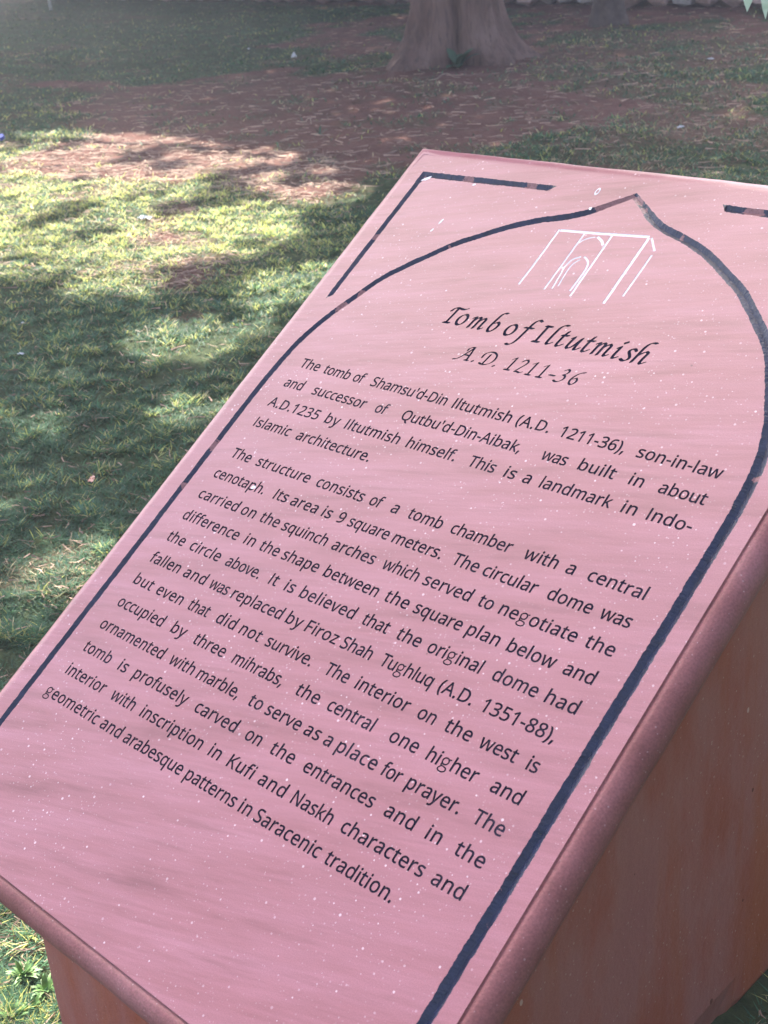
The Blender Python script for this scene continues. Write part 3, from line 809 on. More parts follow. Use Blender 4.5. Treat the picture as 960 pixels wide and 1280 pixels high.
# letters: cut 0.9 mm into the stone, walls and floor painted
WALLS = [[] for _ in range(NL)]
for (a, b), lst in edge_faces.items():
    cs = [face_line[x[0]] for x in lst]
    for (fi, x, y), c in zip(lst, cs):
        if c >= 0 and (len(cs) == 1 or cs[1 - cs.index(c)] != c if len(cs) == 2 else True):
            WALLS[c].append((x, y))
NAMES = word_names + ['title_word'] * 3 + ['date_word'] * 2 + ['carved_gateway']
for li in range(NL):
    depth = 0.0010 if li < NL - 1 else 0.0004
    V, F = compact(line_faces[li], lambda k: (CV[k][0], CV[k][1], -depth))
    nfl = len(F)
    top = {}
    idxl = {}
    keys = {}
    for f in line_faces[li]:
        for k in f:
            if k not in keys: keys[k] = len(keys)
    for x, y in WALLS[li]:
        for k in (x, y):
            if k not in top:
                top[k] = len(V); V.append((CV[k][0], CV[k][1], 0.0))
        F.append((keys[x], top[x], top[y], keys[y]))
    mesh_obj(NAMES[li], V, F, M_WHITE if li == NL - 1 else M_LET, slab)

# splashes of white paint, thin raised drops
def splash(u, v, ru, rv, seed, ring_=False, rot=0.4):
    q = random.Random(seed); n = 14
    vs = [(0, 0, .0005)]; fs = []
    for k in range(n):
        a = 2 * math.pi * k / n; s_ = q.uniform(.75, 1.2)
        x = ru * math.cos(a) * s_; y = rv * math.sin(a) * s_
        vs.append((x * math.cos(rot) - y * math.sin(rot), x * math.sin(rot) + y * math.cos(rot), .00012))
    for k in range(n): fs.append((0, 1 + k, 1 + (k + 1) % n))
    if ring_:
        vs = []; fs = []
        for k in range(n):
            a = 2 * math.pi * k / n
            for s_, z in ((1.0, .0001), (.8, .0006), (.55, .0001)):
                x = ru * math.cos(a) * s_; y = rv * math.sin(a) * s_
                vs.append((x * math.cos(rot) - y * math.sin(rot), x * math.sin(rot) + y * math.cos(rot), z))
        for k in range(n):
            a = k * 3; b = ((k + 1) % n) * 3
            fs += [(a, b, b + 1, a + 1), (a + 1, b + 1, b + 2, a + 2)]
    o = mesh_obj('paint_splash', vs, fs, M_WHITE, slab, True)
    o.location = (u * U, v * U, .00005)
SPL = [(542, 224, 12, 5), (746, 250, 4, 6), (602, 237, 3, 1.8), (548, 291, 2, 6), (657, 846, 0, 0)]
splash(-.040, .5440, .008, .0028, 1, rot=.6)
splash(.409, .566, .0032, .0065, 2, True, 0)
splash(.098, .556-.012, .003, .0018, 3)
splash(.085, .432, .0018, .006, 4, rot=-.2)
splash(.078, .405, .0016, .003, 5, rot=-.2)
splash(.420, .520, .002, .0028, 6)
splash(.115, -.288, .0040, .0028, 7)     # smear over the second paragraph

# pedestal
px0, px1, py0, py1 = 0.0035, 0.617, -0.507, 0.200
def under(y):        # underside of the slab at world y
    # plane through slab_origin rotated, offset by thickness
    n = Vector((0, -math.sin(SLAB_ROT), math.cos(SLAB_ROT)))
    p = slab_origin + n * (-2 * r - 0.0005)
    return p.z + math.tan(SLAB_ROT) * (y - p.y)
bm = bmesh.new()
ny = 26; nz = 16
def side_bottom(y):
    # chipped lower back corner
    t = max(0.0, (y - 0.02) / 0.13)
    return 0.0 if t <= 0 else 0.028 * t + 0.006 * math.sin(y * 160)
def grid_face(fn, na, nb):
    g = [[bm.verts.new(fn(i / na, j / nb)) for j in range(nb + 1)] for i in range(na + 1)]
    for i in range(na):
        for j in range(nb):
            bm.faces.new((g[i][j], g[i + 1][j], g[i + 1][j + 1], g[i][j + 1]))
sl = sign.location
bev = 0.004
def P3(x, y, z): return (x - sl.x, y - sl.y, z - sl.z)
def col_x(s):  # perimeter parameter -> x,y ; front, right, back, left with small arris
    return s
per = []
def addseg(a, b, n):
    for k in range(n): per.append((a[0] + (b[0] - a[0]) * k / n, a[1] + (b[1] - a[1]) * k / n))
rb = 0.022
addseg((px0 + bev, py0), (px1 - bev, py0), 14)
addseg((px1 - bev, py0), (px1, py0 + bev), 2)
addseg((px1, py0 + bev), (px1, py1 - rb), 34)
for k in range(6):
    a = math.radians(15 * k); per.append((px1 - rb + rb * math.cos(a), py1 - rb + rb * math.sin(a)))
addseg((px1 - rb, py1), (px0 + bev, py1), 14)
addseg((px0 + bev, py1), (px0, py1 - bev), 2)
addseg((px0, py1 - bev), (px0, py0 + bev), 20)
addseg((px0, py0 + bev), (px0 + bev, py0), 2)
cols = []
NZ = 18
for (x, y) in per:
    zb = -0.03
    ztop = under(y)
    col_ = []
    for j in range(NZ + 1):
        z = zb + (ztop - zb) * j / NZ
        dx = dy = 0.0
        # broken lower corner at the back right
        if x > px1 - 0.03 and y > -0.12:
            cut = 0.036 * max(0, 1 - abs(y - 0.02) / 0.14) + 0.006 * math.sin(y * 130) + 0.004 * math.sin(y * 310)
            if z < cut:
                dx = -0.012 * (1 - max(z, 0) / max(cut, 1e-3)) - 0.003
        col_.append(bm.verts.new(P3(x + dx, y + dy, z)))
    cols.append(col_)
for i in range(len(cols)):
    a = cols[i]; b = cols[(i + 1) % len(cols)]
    for j in range(NZ):
        bm.faces.new((a[j], b[j], b[j + 1], a[j + 1]))
bm.faces.new([c[-1] for c in cols])
bm.normal_update()
me = bpy.data.meshes.new('pedestal'); bm.to_mesh(me); bm.free()
me.materials.append(M_PED)
ped = bpy.data.objects.new('pedestal', me); COL.objects.link(ped); ped.parent = sign

# ------------------------------------------------------------------ ground
DIRT = [wpoly(p) for p in [
    [(60, 108), (110, 98), (200, 100), (330, 92), (480, 86), (500, 60), (650, 55), (700, 40), (640, 110), (600, 150), (570, 172), (500, 195), (460, 215), (430, 238), (370, 262), (300, 240), (250, 222), (200, 235), (100, 228), (30, 240), (15, 205), (90, 170), (130, 150), (70, 125)],
    [(400, 30), (520, 20), (520, 60), (440, 75), (380, 60)],
    [(640, 60), (720, 42), (900, 22), (960, 10), (960, -30), (300, -30), (330, 0), (660, 12)],
    [(540, 100), (660, 92), (700, 120), (800, 108), (800, 145), (700, 172), (640, 186), (520, 185)],
    [(860, 20), (980, 10), (980, 50), (900, 44)],
    [(170, 270), (240, 262), (230, 300), (170, 300)],
    [(230, 325), (270, 318), (280, 345), (240, 350)],
    [(0, 1140), (60, 1160), (60, 1215), (0, 1190)],
]]
LIT = [wpoly(p) for p in [
    [(-40, 186), (20, 170), (60, 166), (112, 174), (95, 192), (40, 196), (-40, 215)],
    [(30, 206), (62, 180), (106, 166), (200, 176), (264, 182), (310, 194), (302, 208), (246, 214), (238, 228), (180, 226), (90, 220), (50, 228)],
    [(-60, 222), (60, 218), (190, 222), (240, 230), (222, 250), (232, 268), (222, 300), (150, 292), (100, 300), (56, 284), (0, 306), (-60, 306)],
    [(-60, 300), (30, 290), (62, 316), (44, 342), (-20, 352), (-60, 345)],
    [(84, 322), (140, 298), (212, 300), (206, 334), (156, 374), (104, 352)],
    [(330, 192), (360, 196), (352, 206), (328, 202)], [(392, 205), (416, 206), (410, 220), (394, 216)],
    [(366, 238), (404, 232), (436, 246), (420, 254), (380, 252)], [(300, 226), (345, 222), (350, 240), (310, 240)],
    [(265, 250), (330, 262), (325, 292), (345, 282), (358, 292), (330, 312), (262, 330), (222, 318), (252, 290), (240, 262)],
    [(330, 362), (372, 348), (426, 322), (412, 352), (352, 386), (330, 372)],
    [(180, 430), (230, 405), (300, 378), (348, 372), (318, 398), (286, 424), (262, 438), (222, 448), (190, 446)],
    [(226, 500), (252, 486), (285, 498), (268, 528), (236, 526)],
    [(295, 465), (330, 455), (318, 478), (298, 480)],
    [(60, 540), (0, 560), (-30, 600), (-30, 560), (20, 530)],
    [(-30, 640), (20, 625), (50, 650), (10, 672), (-30, 680)],
    [(55, 712), (100, 688), (128, 706), (112, 738), (70, 742)], [(10, 770), (40, 765), (36, 800), (6, 810)],
    [(-40, 1130), (20, 1135), (52, 1170), (62, 1215), (70, 1290), (-40, 1300)],
]]
WORN = wpoly([(560, 50), (700, 40), (980, 30), (980, 225), (760, 215), (560, 190)])
def in_any(polys, x, y):
    r = np.zeros(np.shape(x), bool)
    for p in polys: r |= inside(p, x, y)
    return r
def warp(x, y, amp, scale, seed):
    d = np.sqrt((x - CAM_LOC[0]) ** 2 + (y - CAM_LOC[1]) ** 2) / 6.0
    return x + (fbm(x, y, scale, seed) - .5) * amp * d * 2, y + (fbm(x, y, scale, seed + 11) - .5) * amp * d * 2
def dirt_mask(x, y):
    s = 0
    for k in range(6):
        jx = x + rng.normal(0, .05, np.shape(x)); jy = y + rng.normal(0, .05, np.shape(x))
        a, b = warp(jx, jy, .35, 2.2, 3)
        s = s + in_any(DIRT, a, b)
    s = s / 6
    s = np.maximum(s, .62 * inside(WORN, *warp(x, y, .5, 1.2, 13)) * np.clip(fbm(x, y, 2.4, 17) * 2.2 - .3, 0, 1))
    speck = (fbm(x, y, 3.0, 21) > .62) * .38 * (fbm(x, y, .7, 25) > .45)
    return np.clip(np.maximum(s * (0.75 + .5 * (fbm(x, y, 5, 7) > .38)), speck), 0, 1)
def zsurf(x, y):
    near = np.clip(1 - np.hypot(x - .3, y + .2) / 0.9, 0, 1)
    return (fbm(x, y, 2.5, 31) - .5) * .05 * (1 - near) + (fbm(x, y, 14, 35, 2) - .5) * .018 - near * .008

def axis(lo, hi, fine, far):
    a = list(np.arange(lo, hi + 1e-6, fine)); s = fine
    left = []; x = lo
    while x > -far: s *= 1.25; x -= s; left.append(x)
    s = fine; right = []; x = hi
    while x < far: s *= 1.25; x += s; right.append(x)
    return np.array(left[::-1] + a + right)
gx = axis(-9.5, 1.5, 0.04, 320); gy = axis(-1.6, 10.5, 0.045, 320)
X, Y = np.meshgrid(gx, gy, indexing='ij')
Z = zsurf(X, Y)
Vg = np.stack([X.ravel(), Y.ravel(), Z.ravel()], 1)
nx_, ny_ = X.shape
I = (np.arange(nx_ - 1)[:, None] * ny_ + np.arange(ny_ - 1)[None, :]).ravel()
Fg = np.stack([I, I + ny_, I + ny_ + 1, I + 1], 1)
dm = dirt_mask(X.ravel(), Y.ravel())
ground = fast_mesh('ground', Vg, Fg, M_GROUND, np.stack([dm, dm, dm], 1), True)
tag(ground, kind='structure')

# ------------------------------------------------------------------ grass (uncountable) : blades where the lawn grows
def project(P):
    q = (P - np.array(CAM_LOC)) @ RC
    return 480 + FPX * q[:, 0] / q[:, 2], 640 + FPX * q[:, 1] / q[:, 2], q[:, 2]

def sample_ground(n, margin=60):
    """ground points with density falling off with distance, kept where the photograph (and a step aside) can see them"""
    out = []
    tot = 0
    while tot < n:
        px = np.where(rng.random(n) < .78, rng.uniform(-margin * 2, 1100, n), rng.uniform(-700, 1700, n)); py = rng.uniform(-120, 1400, n)
        d = RC @ np.stack([(px - 480) / FPX, (py - 640) / FPX, np.ones(n)])
        ok = d[2] < -0.02
        k = (0 - CAM_LOC[2]) / np.where(ok, d[2], -1)
        P = np.array(CAM_LOC)[:, None] + k * d
        keep = ok & (k < 32)
        # hidden behind the sign body for every near viewpoint
        keep &= ~((P[0] > -.02) & (P[0] < .64) & (P[1] > -.53) & (P[1] < .17))
        pr = np.clip((k / 2.2) ** 0.45, .6, 1.6) / 1.6
        keep &= rng.random(n) < pr
        # image region behind the slab: thin out strongly
        keep &= ~(((px - 560) * 0.80 + (py - 196) * 0.62 > 130) & (py > 330) & (px > 150)) | (rng.random(n) < .22)
        out.append(P[:, keep].T); tot += keep.sum()
    return np.concatenate(out)[:n]

GP = sample_ground(720000)
gxv, gyv = GP[:, 0], GP[:, 1]
dd = dirt_mask(gxv, gyv)
patch = fbm(gxv, gyv, 1.4, 41, 4)
thin = fbm(gxv, gyv, 6, 51, 3)
keep = rng.random(len(GP)) < (1 - dd * .985) * np.clip((thin - .22) * 4, .15, 1)
GP = GP[keep]; patch = patch[keep]; thin = thin[keep]; dd = dd[keep]
n = len(GP)
dist = np.linalg.norm(GP - np.array(CAM_LOC), axis=1)
sc = np.clip(dist / 3.0, .72, 3.0)
def blades(P, h, w, lean, az, curl):
    n = len(P)
    dx, dy = np.cos(az), np.sin(az)
    sx, sy = -dy, dx
    base = np.stack([P[:, 0], P[:, 1], zsurf(P[:, 0], P[:, 1]) - .003 + .016 * np.clip(clump - .35, 0, 1) * np.clip(sc, 0, 1.6)], 1)
    def pt(t, off):
        out = lean * h * (t ** (1 + curl))
        z = h * t * np.sqrt(np.clip(1 - (lean * .74) ** 2, .10, 1)) * .8
        return base + np.stack([dx * out + sx * off, dy * out + sy * off, z], 1)
    V = np.stack([pt(0, -w / 2), pt(0, w / 2), pt(.55, w * .42), pt(.55, -w * .42), pt(1.0, 0 * w)], 1)  # n,5,3
    i = np.arange(n) * 5
    quads = np.stack([i, i + 1, i + 2, i + 3], 1)
    tris = np.stack([i + 3, i + 2, i + 4], 1)
    return V.reshape(-1, 3), quads, tris
clump = fbm(GP[:, 0], GP[:, 1], 24, 63, 2); clump2 = fbm(GP[:, 0], GP[:, 1], 9, 66, 2)
h = rng.uniform(.012, .030, n) * sc ** .35 * (0.5 + .5 * patch + .7 * (clump - .3))
w = rng.uniform(.0016, .0034, n) * sc ** .8
lean = rng.uniform(.75, 1.28, n); az = rng.uniform(0, 2 * math.pi, n)
Vb, Qb, Tb = blades(GP, h, w, np.clip(lean, 0, 1.28), az, .35)
F3 = np.concatenate([np.stack([Qb[:, 0], Qb[:, 1], Qb[:, 2]], 1), np.stack([Qb[:, 0], Qb[:, 2], Qb[:, 3]], 1), Tb])
green = np.array([.078, .178, .086]); dark = np.array([.048, .120, .070]); yel = np.array([.38, .40, .12]); straw = np.array([.48, .40, .25]); blue = np.array([.066, .145, .105])
a = rng.random(n)
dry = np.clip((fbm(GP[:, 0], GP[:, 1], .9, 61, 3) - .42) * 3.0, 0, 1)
# drier grass in the sun patch, its sunlit brightness also put into the colour
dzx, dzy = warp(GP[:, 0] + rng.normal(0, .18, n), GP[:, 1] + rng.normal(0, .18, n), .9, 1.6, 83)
dry_sunlit = inside(wpoly([(-80, 160), (440, 190), (440, 290), (200, 370), (-80, 360)]), dzx, dzy)
dry = np.clip(dry * .22 + dry_sunlit * .8, 0, 1)
c = green[None] * (0.7 + .6 * rng.random((n, 1)))
c = np.where((a < .30)[:, None], dark[None], c)
c = np.where((a > .88)[:, None], blue[None] * 1.3, c)
pick = rng.random(n) * .5 + .5 * (1 - clump)
pick = (pick - .22) / .56
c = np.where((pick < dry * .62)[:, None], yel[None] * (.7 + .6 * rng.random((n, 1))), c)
c = np.where((rng.random(n) < .03 + dry * .16 + dd * .3)[:, None], straw[None] * (.6 + .6 * rng.random((n, 1))), c)
tv = (0.70 + .5 * patch)[:, None] * (.50 + 1.0 * clump)[:, None] * (.75 + .5 * clump2)[:, None] * (1 + .35 * dry_sunlit)[:, None]  # last factor paints extra sunlight into the blades of the sun patch
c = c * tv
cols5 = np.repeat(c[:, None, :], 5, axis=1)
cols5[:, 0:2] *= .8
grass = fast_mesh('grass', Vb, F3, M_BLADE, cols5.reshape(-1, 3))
tag(grass, kind='stuff')

# straw and dead needles lying on the bare soil and in the turf
SP = sample_ground(95000)
dsp = dirt_mask(SP[:, 0], SP[:, 1])
sunlit_straw = inside(wpoly([(-80, 160), (440, 190), (440, 290), (200, 370), (-80, 360)]), SP[:, 0], SP[:, 1])
SP = SP[rng.random(len(SP)) < (.03 + .13 * dsp + sunlit_straw * (.08 + .6 * dsp))]  # extra pale straw in the sun patch, added to brighten the lit soil
n = len(SP)
dist = np.linalg.norm(SP - np.array(CAM_LOC), axis=1)
L = rng.uniform(.015, .055, n) * np.clip(dist / 4, .7, 2); wd = rng.uniform(.0011, .0022, n) * np.clip(dist / 3, .8, 3)
az = rng.normal(.45, .9, n)
zz = zsurf(SP[:, 0], SP[:, 1]) + rng.uniform(.003, .012, n)
dx, dy = np.cos(az), np.sin(az); bend = rng.normal(0, .12, n)
def spt(t, off):
    return np.stack([SP[:, 0] + dx * L * t - dy * (off + bend * L * (1 - (2 * t) ** 2)), SP[:, 1] + dy * L * t + dx * (off + bend * L * (1 - (2 * t) ** 2)), zz + off * .5 + (t) * rng.normal(0, .004, n)], 1)
V = np.stack([spt(-.5, -wd / 2), spt(-.5, wd / 2), spt(0, wd / 2), spt(0, -wd / 2), spt(.5, wd / 2), spt(.5, -wd / 2)], 1)
i = np.arange(n) * 6
Fq = np.concatenate([np.stack([i, i + 1, i + 2, i + 3], 1), np.stack([i + 3, i + 2, i + 4, i + 5], 1)])
cs = np.array([.38, .26, .20])[None] * (.45 + .9 * rng.random((n, 1)) ** 1.5)
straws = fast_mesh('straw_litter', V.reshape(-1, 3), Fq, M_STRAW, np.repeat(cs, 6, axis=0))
tag(straws, kind='stuff')

# ------------------------------------------------------------------ trees
def bark_mat():
    t = NT('smooth_fig_bark')
    co = t.coord(scale=(1, 1, .35))
    n = t.noise(co, 5, 6, .6)
    c = t.ramp(n, [(.3, (.14, .082, .066)), (.5, (.22, .135, .112)), (.7, (.30, .195, .165))])
    c = t.mixc(t.ramp(t.noise(t.coord(scale=(6, 6, 1)), 6, 5), [(.5, W3(0)), (.7, W3(.7))]), c, (.11, .07, .058))
    t.col(c); t.bump(t.noise(t.coord(scale=(1, 1, .35)), 16, 7, .7), .08, .9)
    return t.set(.85, .25)
M_BARK = bark_mat()
M_BARK2 = mat_simple('dark_bark', (.13, .095, .08), .9, .5, 20)

def trunk_mesh(name, base, mat, parent, rfun, height, lean=(0, 0), limbs=6, seed=1, na=72, nz=44, z0=-.12):
    V = []; F = []
    rr = random.Random(seed)
    for j in range(nz + 1):
        t = (j / nz) ** 1.7
        z = z0 + (height - z0) * t
        for i in range(na):
            a = 2 * math.pi * i / na
            q = rfun(a, z)
            V.append((q * math.cos(a) + lean[0] * z, q * math.sin(a) + lean[1] * z, z))
    for j in range(nz):
        for i in range(na):
            i2 = (i + 1) % na
            F.append((j * na + i, j * na + i2, (j + 1) * na + i2, (j + 1) * na + i))
    top = (lean[0] * height, lean[1] * height, height - .15)
    for k in range(limbs):
        a = 2 * math.pi * (k + rr.uniform(-.3, .3)) / limbs
        el = rr.uniform(.35, .9); Ln = rr.uniform(2.5, 4.2)
        r0 = rr.uniform(.09, .15)
        pts = []
        p = np.array(top) - np.array([0, 0, rr.uniform(0, .4)])
        d = np.array([math.cos(a) * math.cos(el), math.sin(a) * math.cos(el), math.sin(el)])
        N = 9
        b = len(V)
        for s_ in range(N):
            t = s_ / (N - 1); rad = r0 * (1 - .85 * t)
            u = np.cross(d, [0, 0, 1]); u /= np.linalg.norm(u); w_ = np.cross(u, d)
            for i in range(8):
                an = i * math.pi / 4
                q = p + (u * math.cos(an) + w_ * math.sin(an)) * rad
                V.append(tuple(q))
            p = p + d * Ln / (N - 1)
            d = d + np.array([rr.uniform(-.15, .15), rr.uniform(-.15, .15), rr.uniform(-.05, .12)]); d /= np.linalg.norm(d)
        for s_ in range(N - 1):
            for i in range(8):
                F.append((b + s_ * 8 + i, b + s_ * 8 + (i + 1) % 8, b + (s_ + 1) * 8 + (i + 1) % 8, b + (s_ + 1) * 8 + i))
    return mesh_obj(name, V, F, mat, parent, True)

# the big tree: two fused stems with spreading root flares
TA = at(572, 78)
treeA = empty('fig_tree', (TA[0], TA[1], 0))
tag(treeA, 'broad pale brown tree trunk with flaring roots behind the stone sign', 'tree')
vx = np.array(CAM_LOC[:2]) - TA[:2]; aim = math.atan2(vx[1], vx[0])     # direction of the viewer, for the crease between the stems
side = aim + math.pi / 2                                                # image-left..right axis
def rA(a, z):
    # angle differences
    def lob(c, w): 
        d = math.atan2(math.sin(a - c), math.cos(a - c)); return math.exp(-(d / w) ** 2)
    zz = max(z, 0)
    body = .225 + .045 * lob(side, .8) + .045 * lob(side + math.pi, .8)
    crease = -.10 * lob(aim + .05, .22) * (1 - min(1, zz / 3) * .5)
    flare = 0.0
    f = math.exp(-zz / .17)
    flare += .23 * f * lob(side - math.pi * .02, .5) + .22 * f * lob(side + math.pi + .12, .55) + .14 * f * lob(aim + .75, .3) + .12 * f * lob(aim - .8, .35) + .2 * f * lob(aim + math.pi, .6)
    f2 = math.exp(-zz / .55)
    flare += .07 * f2
    body *= 1 - .04 * zz
    n = .014 * math.sin(a * 9 + z * 3) + .012 * math.sin(a * 17 - z * 5 + 1) + .03 * f * math.sin(a * 7 + 2) + (fbm(a * 2.2, z * 1.6, 2.0, 91) - .5) * .06
    return max(.08, body + crease + flare + n)
trunk_mesh('trunk', TA, M_BARK, treeA, rA, 3.6, (-.02, .01), 7, 4)

TB = at(760, 30)
treeB = empty('slender_tree', (TB[0], TB[1], 0))
tag(treeB, 'dark slender tree trunk in front of the rubble wall', 'tree')
def rB(a, z):
    f = math.exp(-max(z, 0) / .16)
    return .09 + .06 * f * (1 + .5 * math.sin(3 * a + 1)) + .02 * math.sin(5 * a + z * 2)
trunk_mesh('trunk', TB, M_BARK2, treeB, rB, 3.4, (.03, .02), 6, 9, 28, 20)

# two trees that stand out of frame, whose crowns throw the rest of the shade
TC = np.array([-10.2, 4.4]); TD = np.array([-17.5, 12.5])
treeC = empty('shade_tree', (TC[0], TC[1], 0)); tag(treeC, 'leafy shade tree on the lawn left of the view', 'tree')
trunk_mesh('trunk', TC, M_BARK2, treeC, rB, 3.2, (-.03, .0), 6, 12, 28, 16)
treeD = empty('shade_tree', (TD[0], TD[1], 0)); tag(treeD, 'leafy shade tree behind the wall, far left', 'tree')
trunk_mesh('trunk', TD, M_BARK2, treeD, rB, 3.2, (.03, .0), 6, 13, 28, 16)

# crowns: leaves between 3.4 and 6.6 m, gaps where the photograph's lawn is sunlit
def crown_leaves(n):
    px = rng.uniform(-120, 1080, n); py = -150 + 1500 * rng.random(n) ** 1.0
    x = rng.uniform(-19, 3.2, n); y = rng.uniform(-3.5, 13.5, n)
    P = np.stack([x, y, np.zeros(n)], 1)
    q = (P - np.array(CAM_LOC)) @ RC
    u = 480 + FPX * q[:, 0] / q[:, 2]; v = 640 + FPX * q[:, 1] / q[:, 2]
    m_ = np.clip(.5 + 220 / np.maximum(q[:, 2], 1), 60, 700)
    vis = (q[:, 2] > .8) & (u > -m_ * 3.2) & (u < 960 + m_ * 2.6) & (v > -m_ * .7) & (v < 1280 + m_ * 1.5)
    near = (np.abs(x - .3) < 1.3) & (np.abs(y - .1) < 1.1)
    vis |= (q[:, 2] > .8) & (u > -m_ * 4) & (u < 960 + m_ * 3.4) & (fbm(x, y, .9, 99) > .5) & (v > -m_) & (v < 1280 + m_)
    P = P[vis | near]
    wx, wy = warp(P[:, 0], P[:, 1], .16, 4.0, 71)
    lit = in_any(LIT, wx, wy)
    for ox, oy in ((.11, 0), (-.11, 0), (0, .11), (0, -.11)): lit |= in_any(LIT, wx + ox, wy + oy)
    block = fbm(P[:, 0], P[:, 1], 4.5, 77, 2) > .70
    near = (np.abs(P[:, 0] - .3) < 1.3) & (np.abs(P[:, 1] + .3) < 1.3)
    P = P[~lit | (block & (rng.random(len(P)) < .7))]
    Q = np.stack([rng.uniform(-.9, 1.3, 4000), rng.uniform(-.95, 1.1, 4000), np.zeros(4000)], 1)
    ql = in_any(LIT, Q[:, 0], Q[:, 1])
    for ox, oy in ((.1, 0), (-.1, 0), (0, .1), (0, -.1)): ql |= in_any(LIT, Q[:, 0] + ox, Q[:, 1] + oy)
    P = np.concatenate([P, Q[~ql]])
    return P
G = crown_leaves(430000)
h = rng.uniform(3.4, 6.6, len(G))
L = G + SUN_DIR[None] * (h / SUN_DIR[2])[:, None]
n = len(L)
size = rng.uniform(.10, .17, n)
# the leaves that stand over sharp patch borders are small
az = rng.uniform(0, 2 * math.pi, n)
tilt = rng.normal(0, .45, n); roll = rng.normal(0, .45, n)
d1 = np.stack([np.cos(az), np.sin(az), tilt], 1); d1 /= np.linalg.norm(d1, axis=1)[:, None]
d2 = np.stack([-np.sin(az), np.cos(az), roll], 1); d2 /= np.linalg.norm(d2, axis=1)[:, None]
Vl = np.stack([L - d1 * size[:, None] * .5, L + d2 * size[:, None] * .26, L + d1 * size[:, None] * .5, L - d2 * size[:, None] * .26], 1)
own = np.argmin(np.stack([np.hypot(L[:, 0] - b[0], L[:, 1] - b[1]) for b in (TA, TB, TC, TD)]), axis=0)
lc = np.array([.045, .085, .025])[None] * (.6 + .8 * rng.random((n, 1)))
for k, tr in enumerate((treeA, treeB, treeC, treeD)):
    s_ = own == k
    if s_.sum() == 0: continue
    off = np.array([tr.location.x, tr.location.y, 0])
    v_ = (Vl[s_] - off).reshape(-1, 3)
    f_ = np.arange(s_.sum() * 4).reshape(-1, 4)
    o = fast_mesh('crown', v_, f_, M_LEAF, np.repeat(lc[s_], 4, axis=0))
    o.parent = tr

# ------------------------------------------------------------------ rubble wall at the far edge of the lawn
M_STONE = []
for nm, c in (('pale_pink_rubble', (.60, .44, .40)), ('grey_rubble', (.46, .42, .39)), ('brown_rubble', (.42, .29, .25))):
    M_STONE.append(mat_simple(nm, c, .9, .4, 9))
M_CORE = mat_simple('wall_mortar', (.16, .12, .10), .95, .4, 14)
wall = empty('rubble_wall', (-7, 10.12, 0))
tag(wall, 'low rubble stone wall along the far edge of the lawn', 'wall')
def rock_mesh(seed, mat):
    q = random.Random(seed); bm = bmesh.new()
    bmesh.ops.create_icosphere(bm, subdivisions=1, radius=.5)
    for v in bm.verts:
        m_ = max(abs(v.co.x), abs(v.co.y), abs(v.co.z))
        v.co = v.co * (0.45 / m_) * .55 + v.co * .5
        v.co *= q.uniform(.86, 1.12)
    me = bpy.data.meshes.new('stone'); bm.to_mesh(me); bm.free(); me.materials.append(mat)
    return me
rocks = [rock_mesh(k, M_STONE[k % 3]) for k in range(9)]
core = mesh_obj('core', [(x, y, z) for x in (-9.5, 6) for y in (.04, .4) for z in (-.1, .62)], [(0, 1, 3, 2), (4, 6, 7, 5), (0, 4, 5, 1), (2, 3, 7, 6), (1, 5, 7, 3), (0, 2, 6, 4)], M_CORE, wall)
q = random.Random(3)
z = .02
for rowi in range(3):
    x = -9.4 + q.uniform(0, .2)
    while x < 5.9:
        w_ = q.uniform(.2, .42); hh = q.uniform(.19, .27)
        o = bpy.data.objects.new('stone', q.choice(rocks)); COL.objects.link(o); o.parent = wall
        o.location = (x + w_ / 2, q.uniform(-.03, .03), z + hh / 2 - .02)
        o.scale = (w_ * 1.02, q.uniform(.25, .34), hh * 1.08)
        o.rotation_euler = (q.uniform(-.1, .1), q.uniform(-.12, .12), q.uniform(-.15, .15))
        x += w_
    z += .215

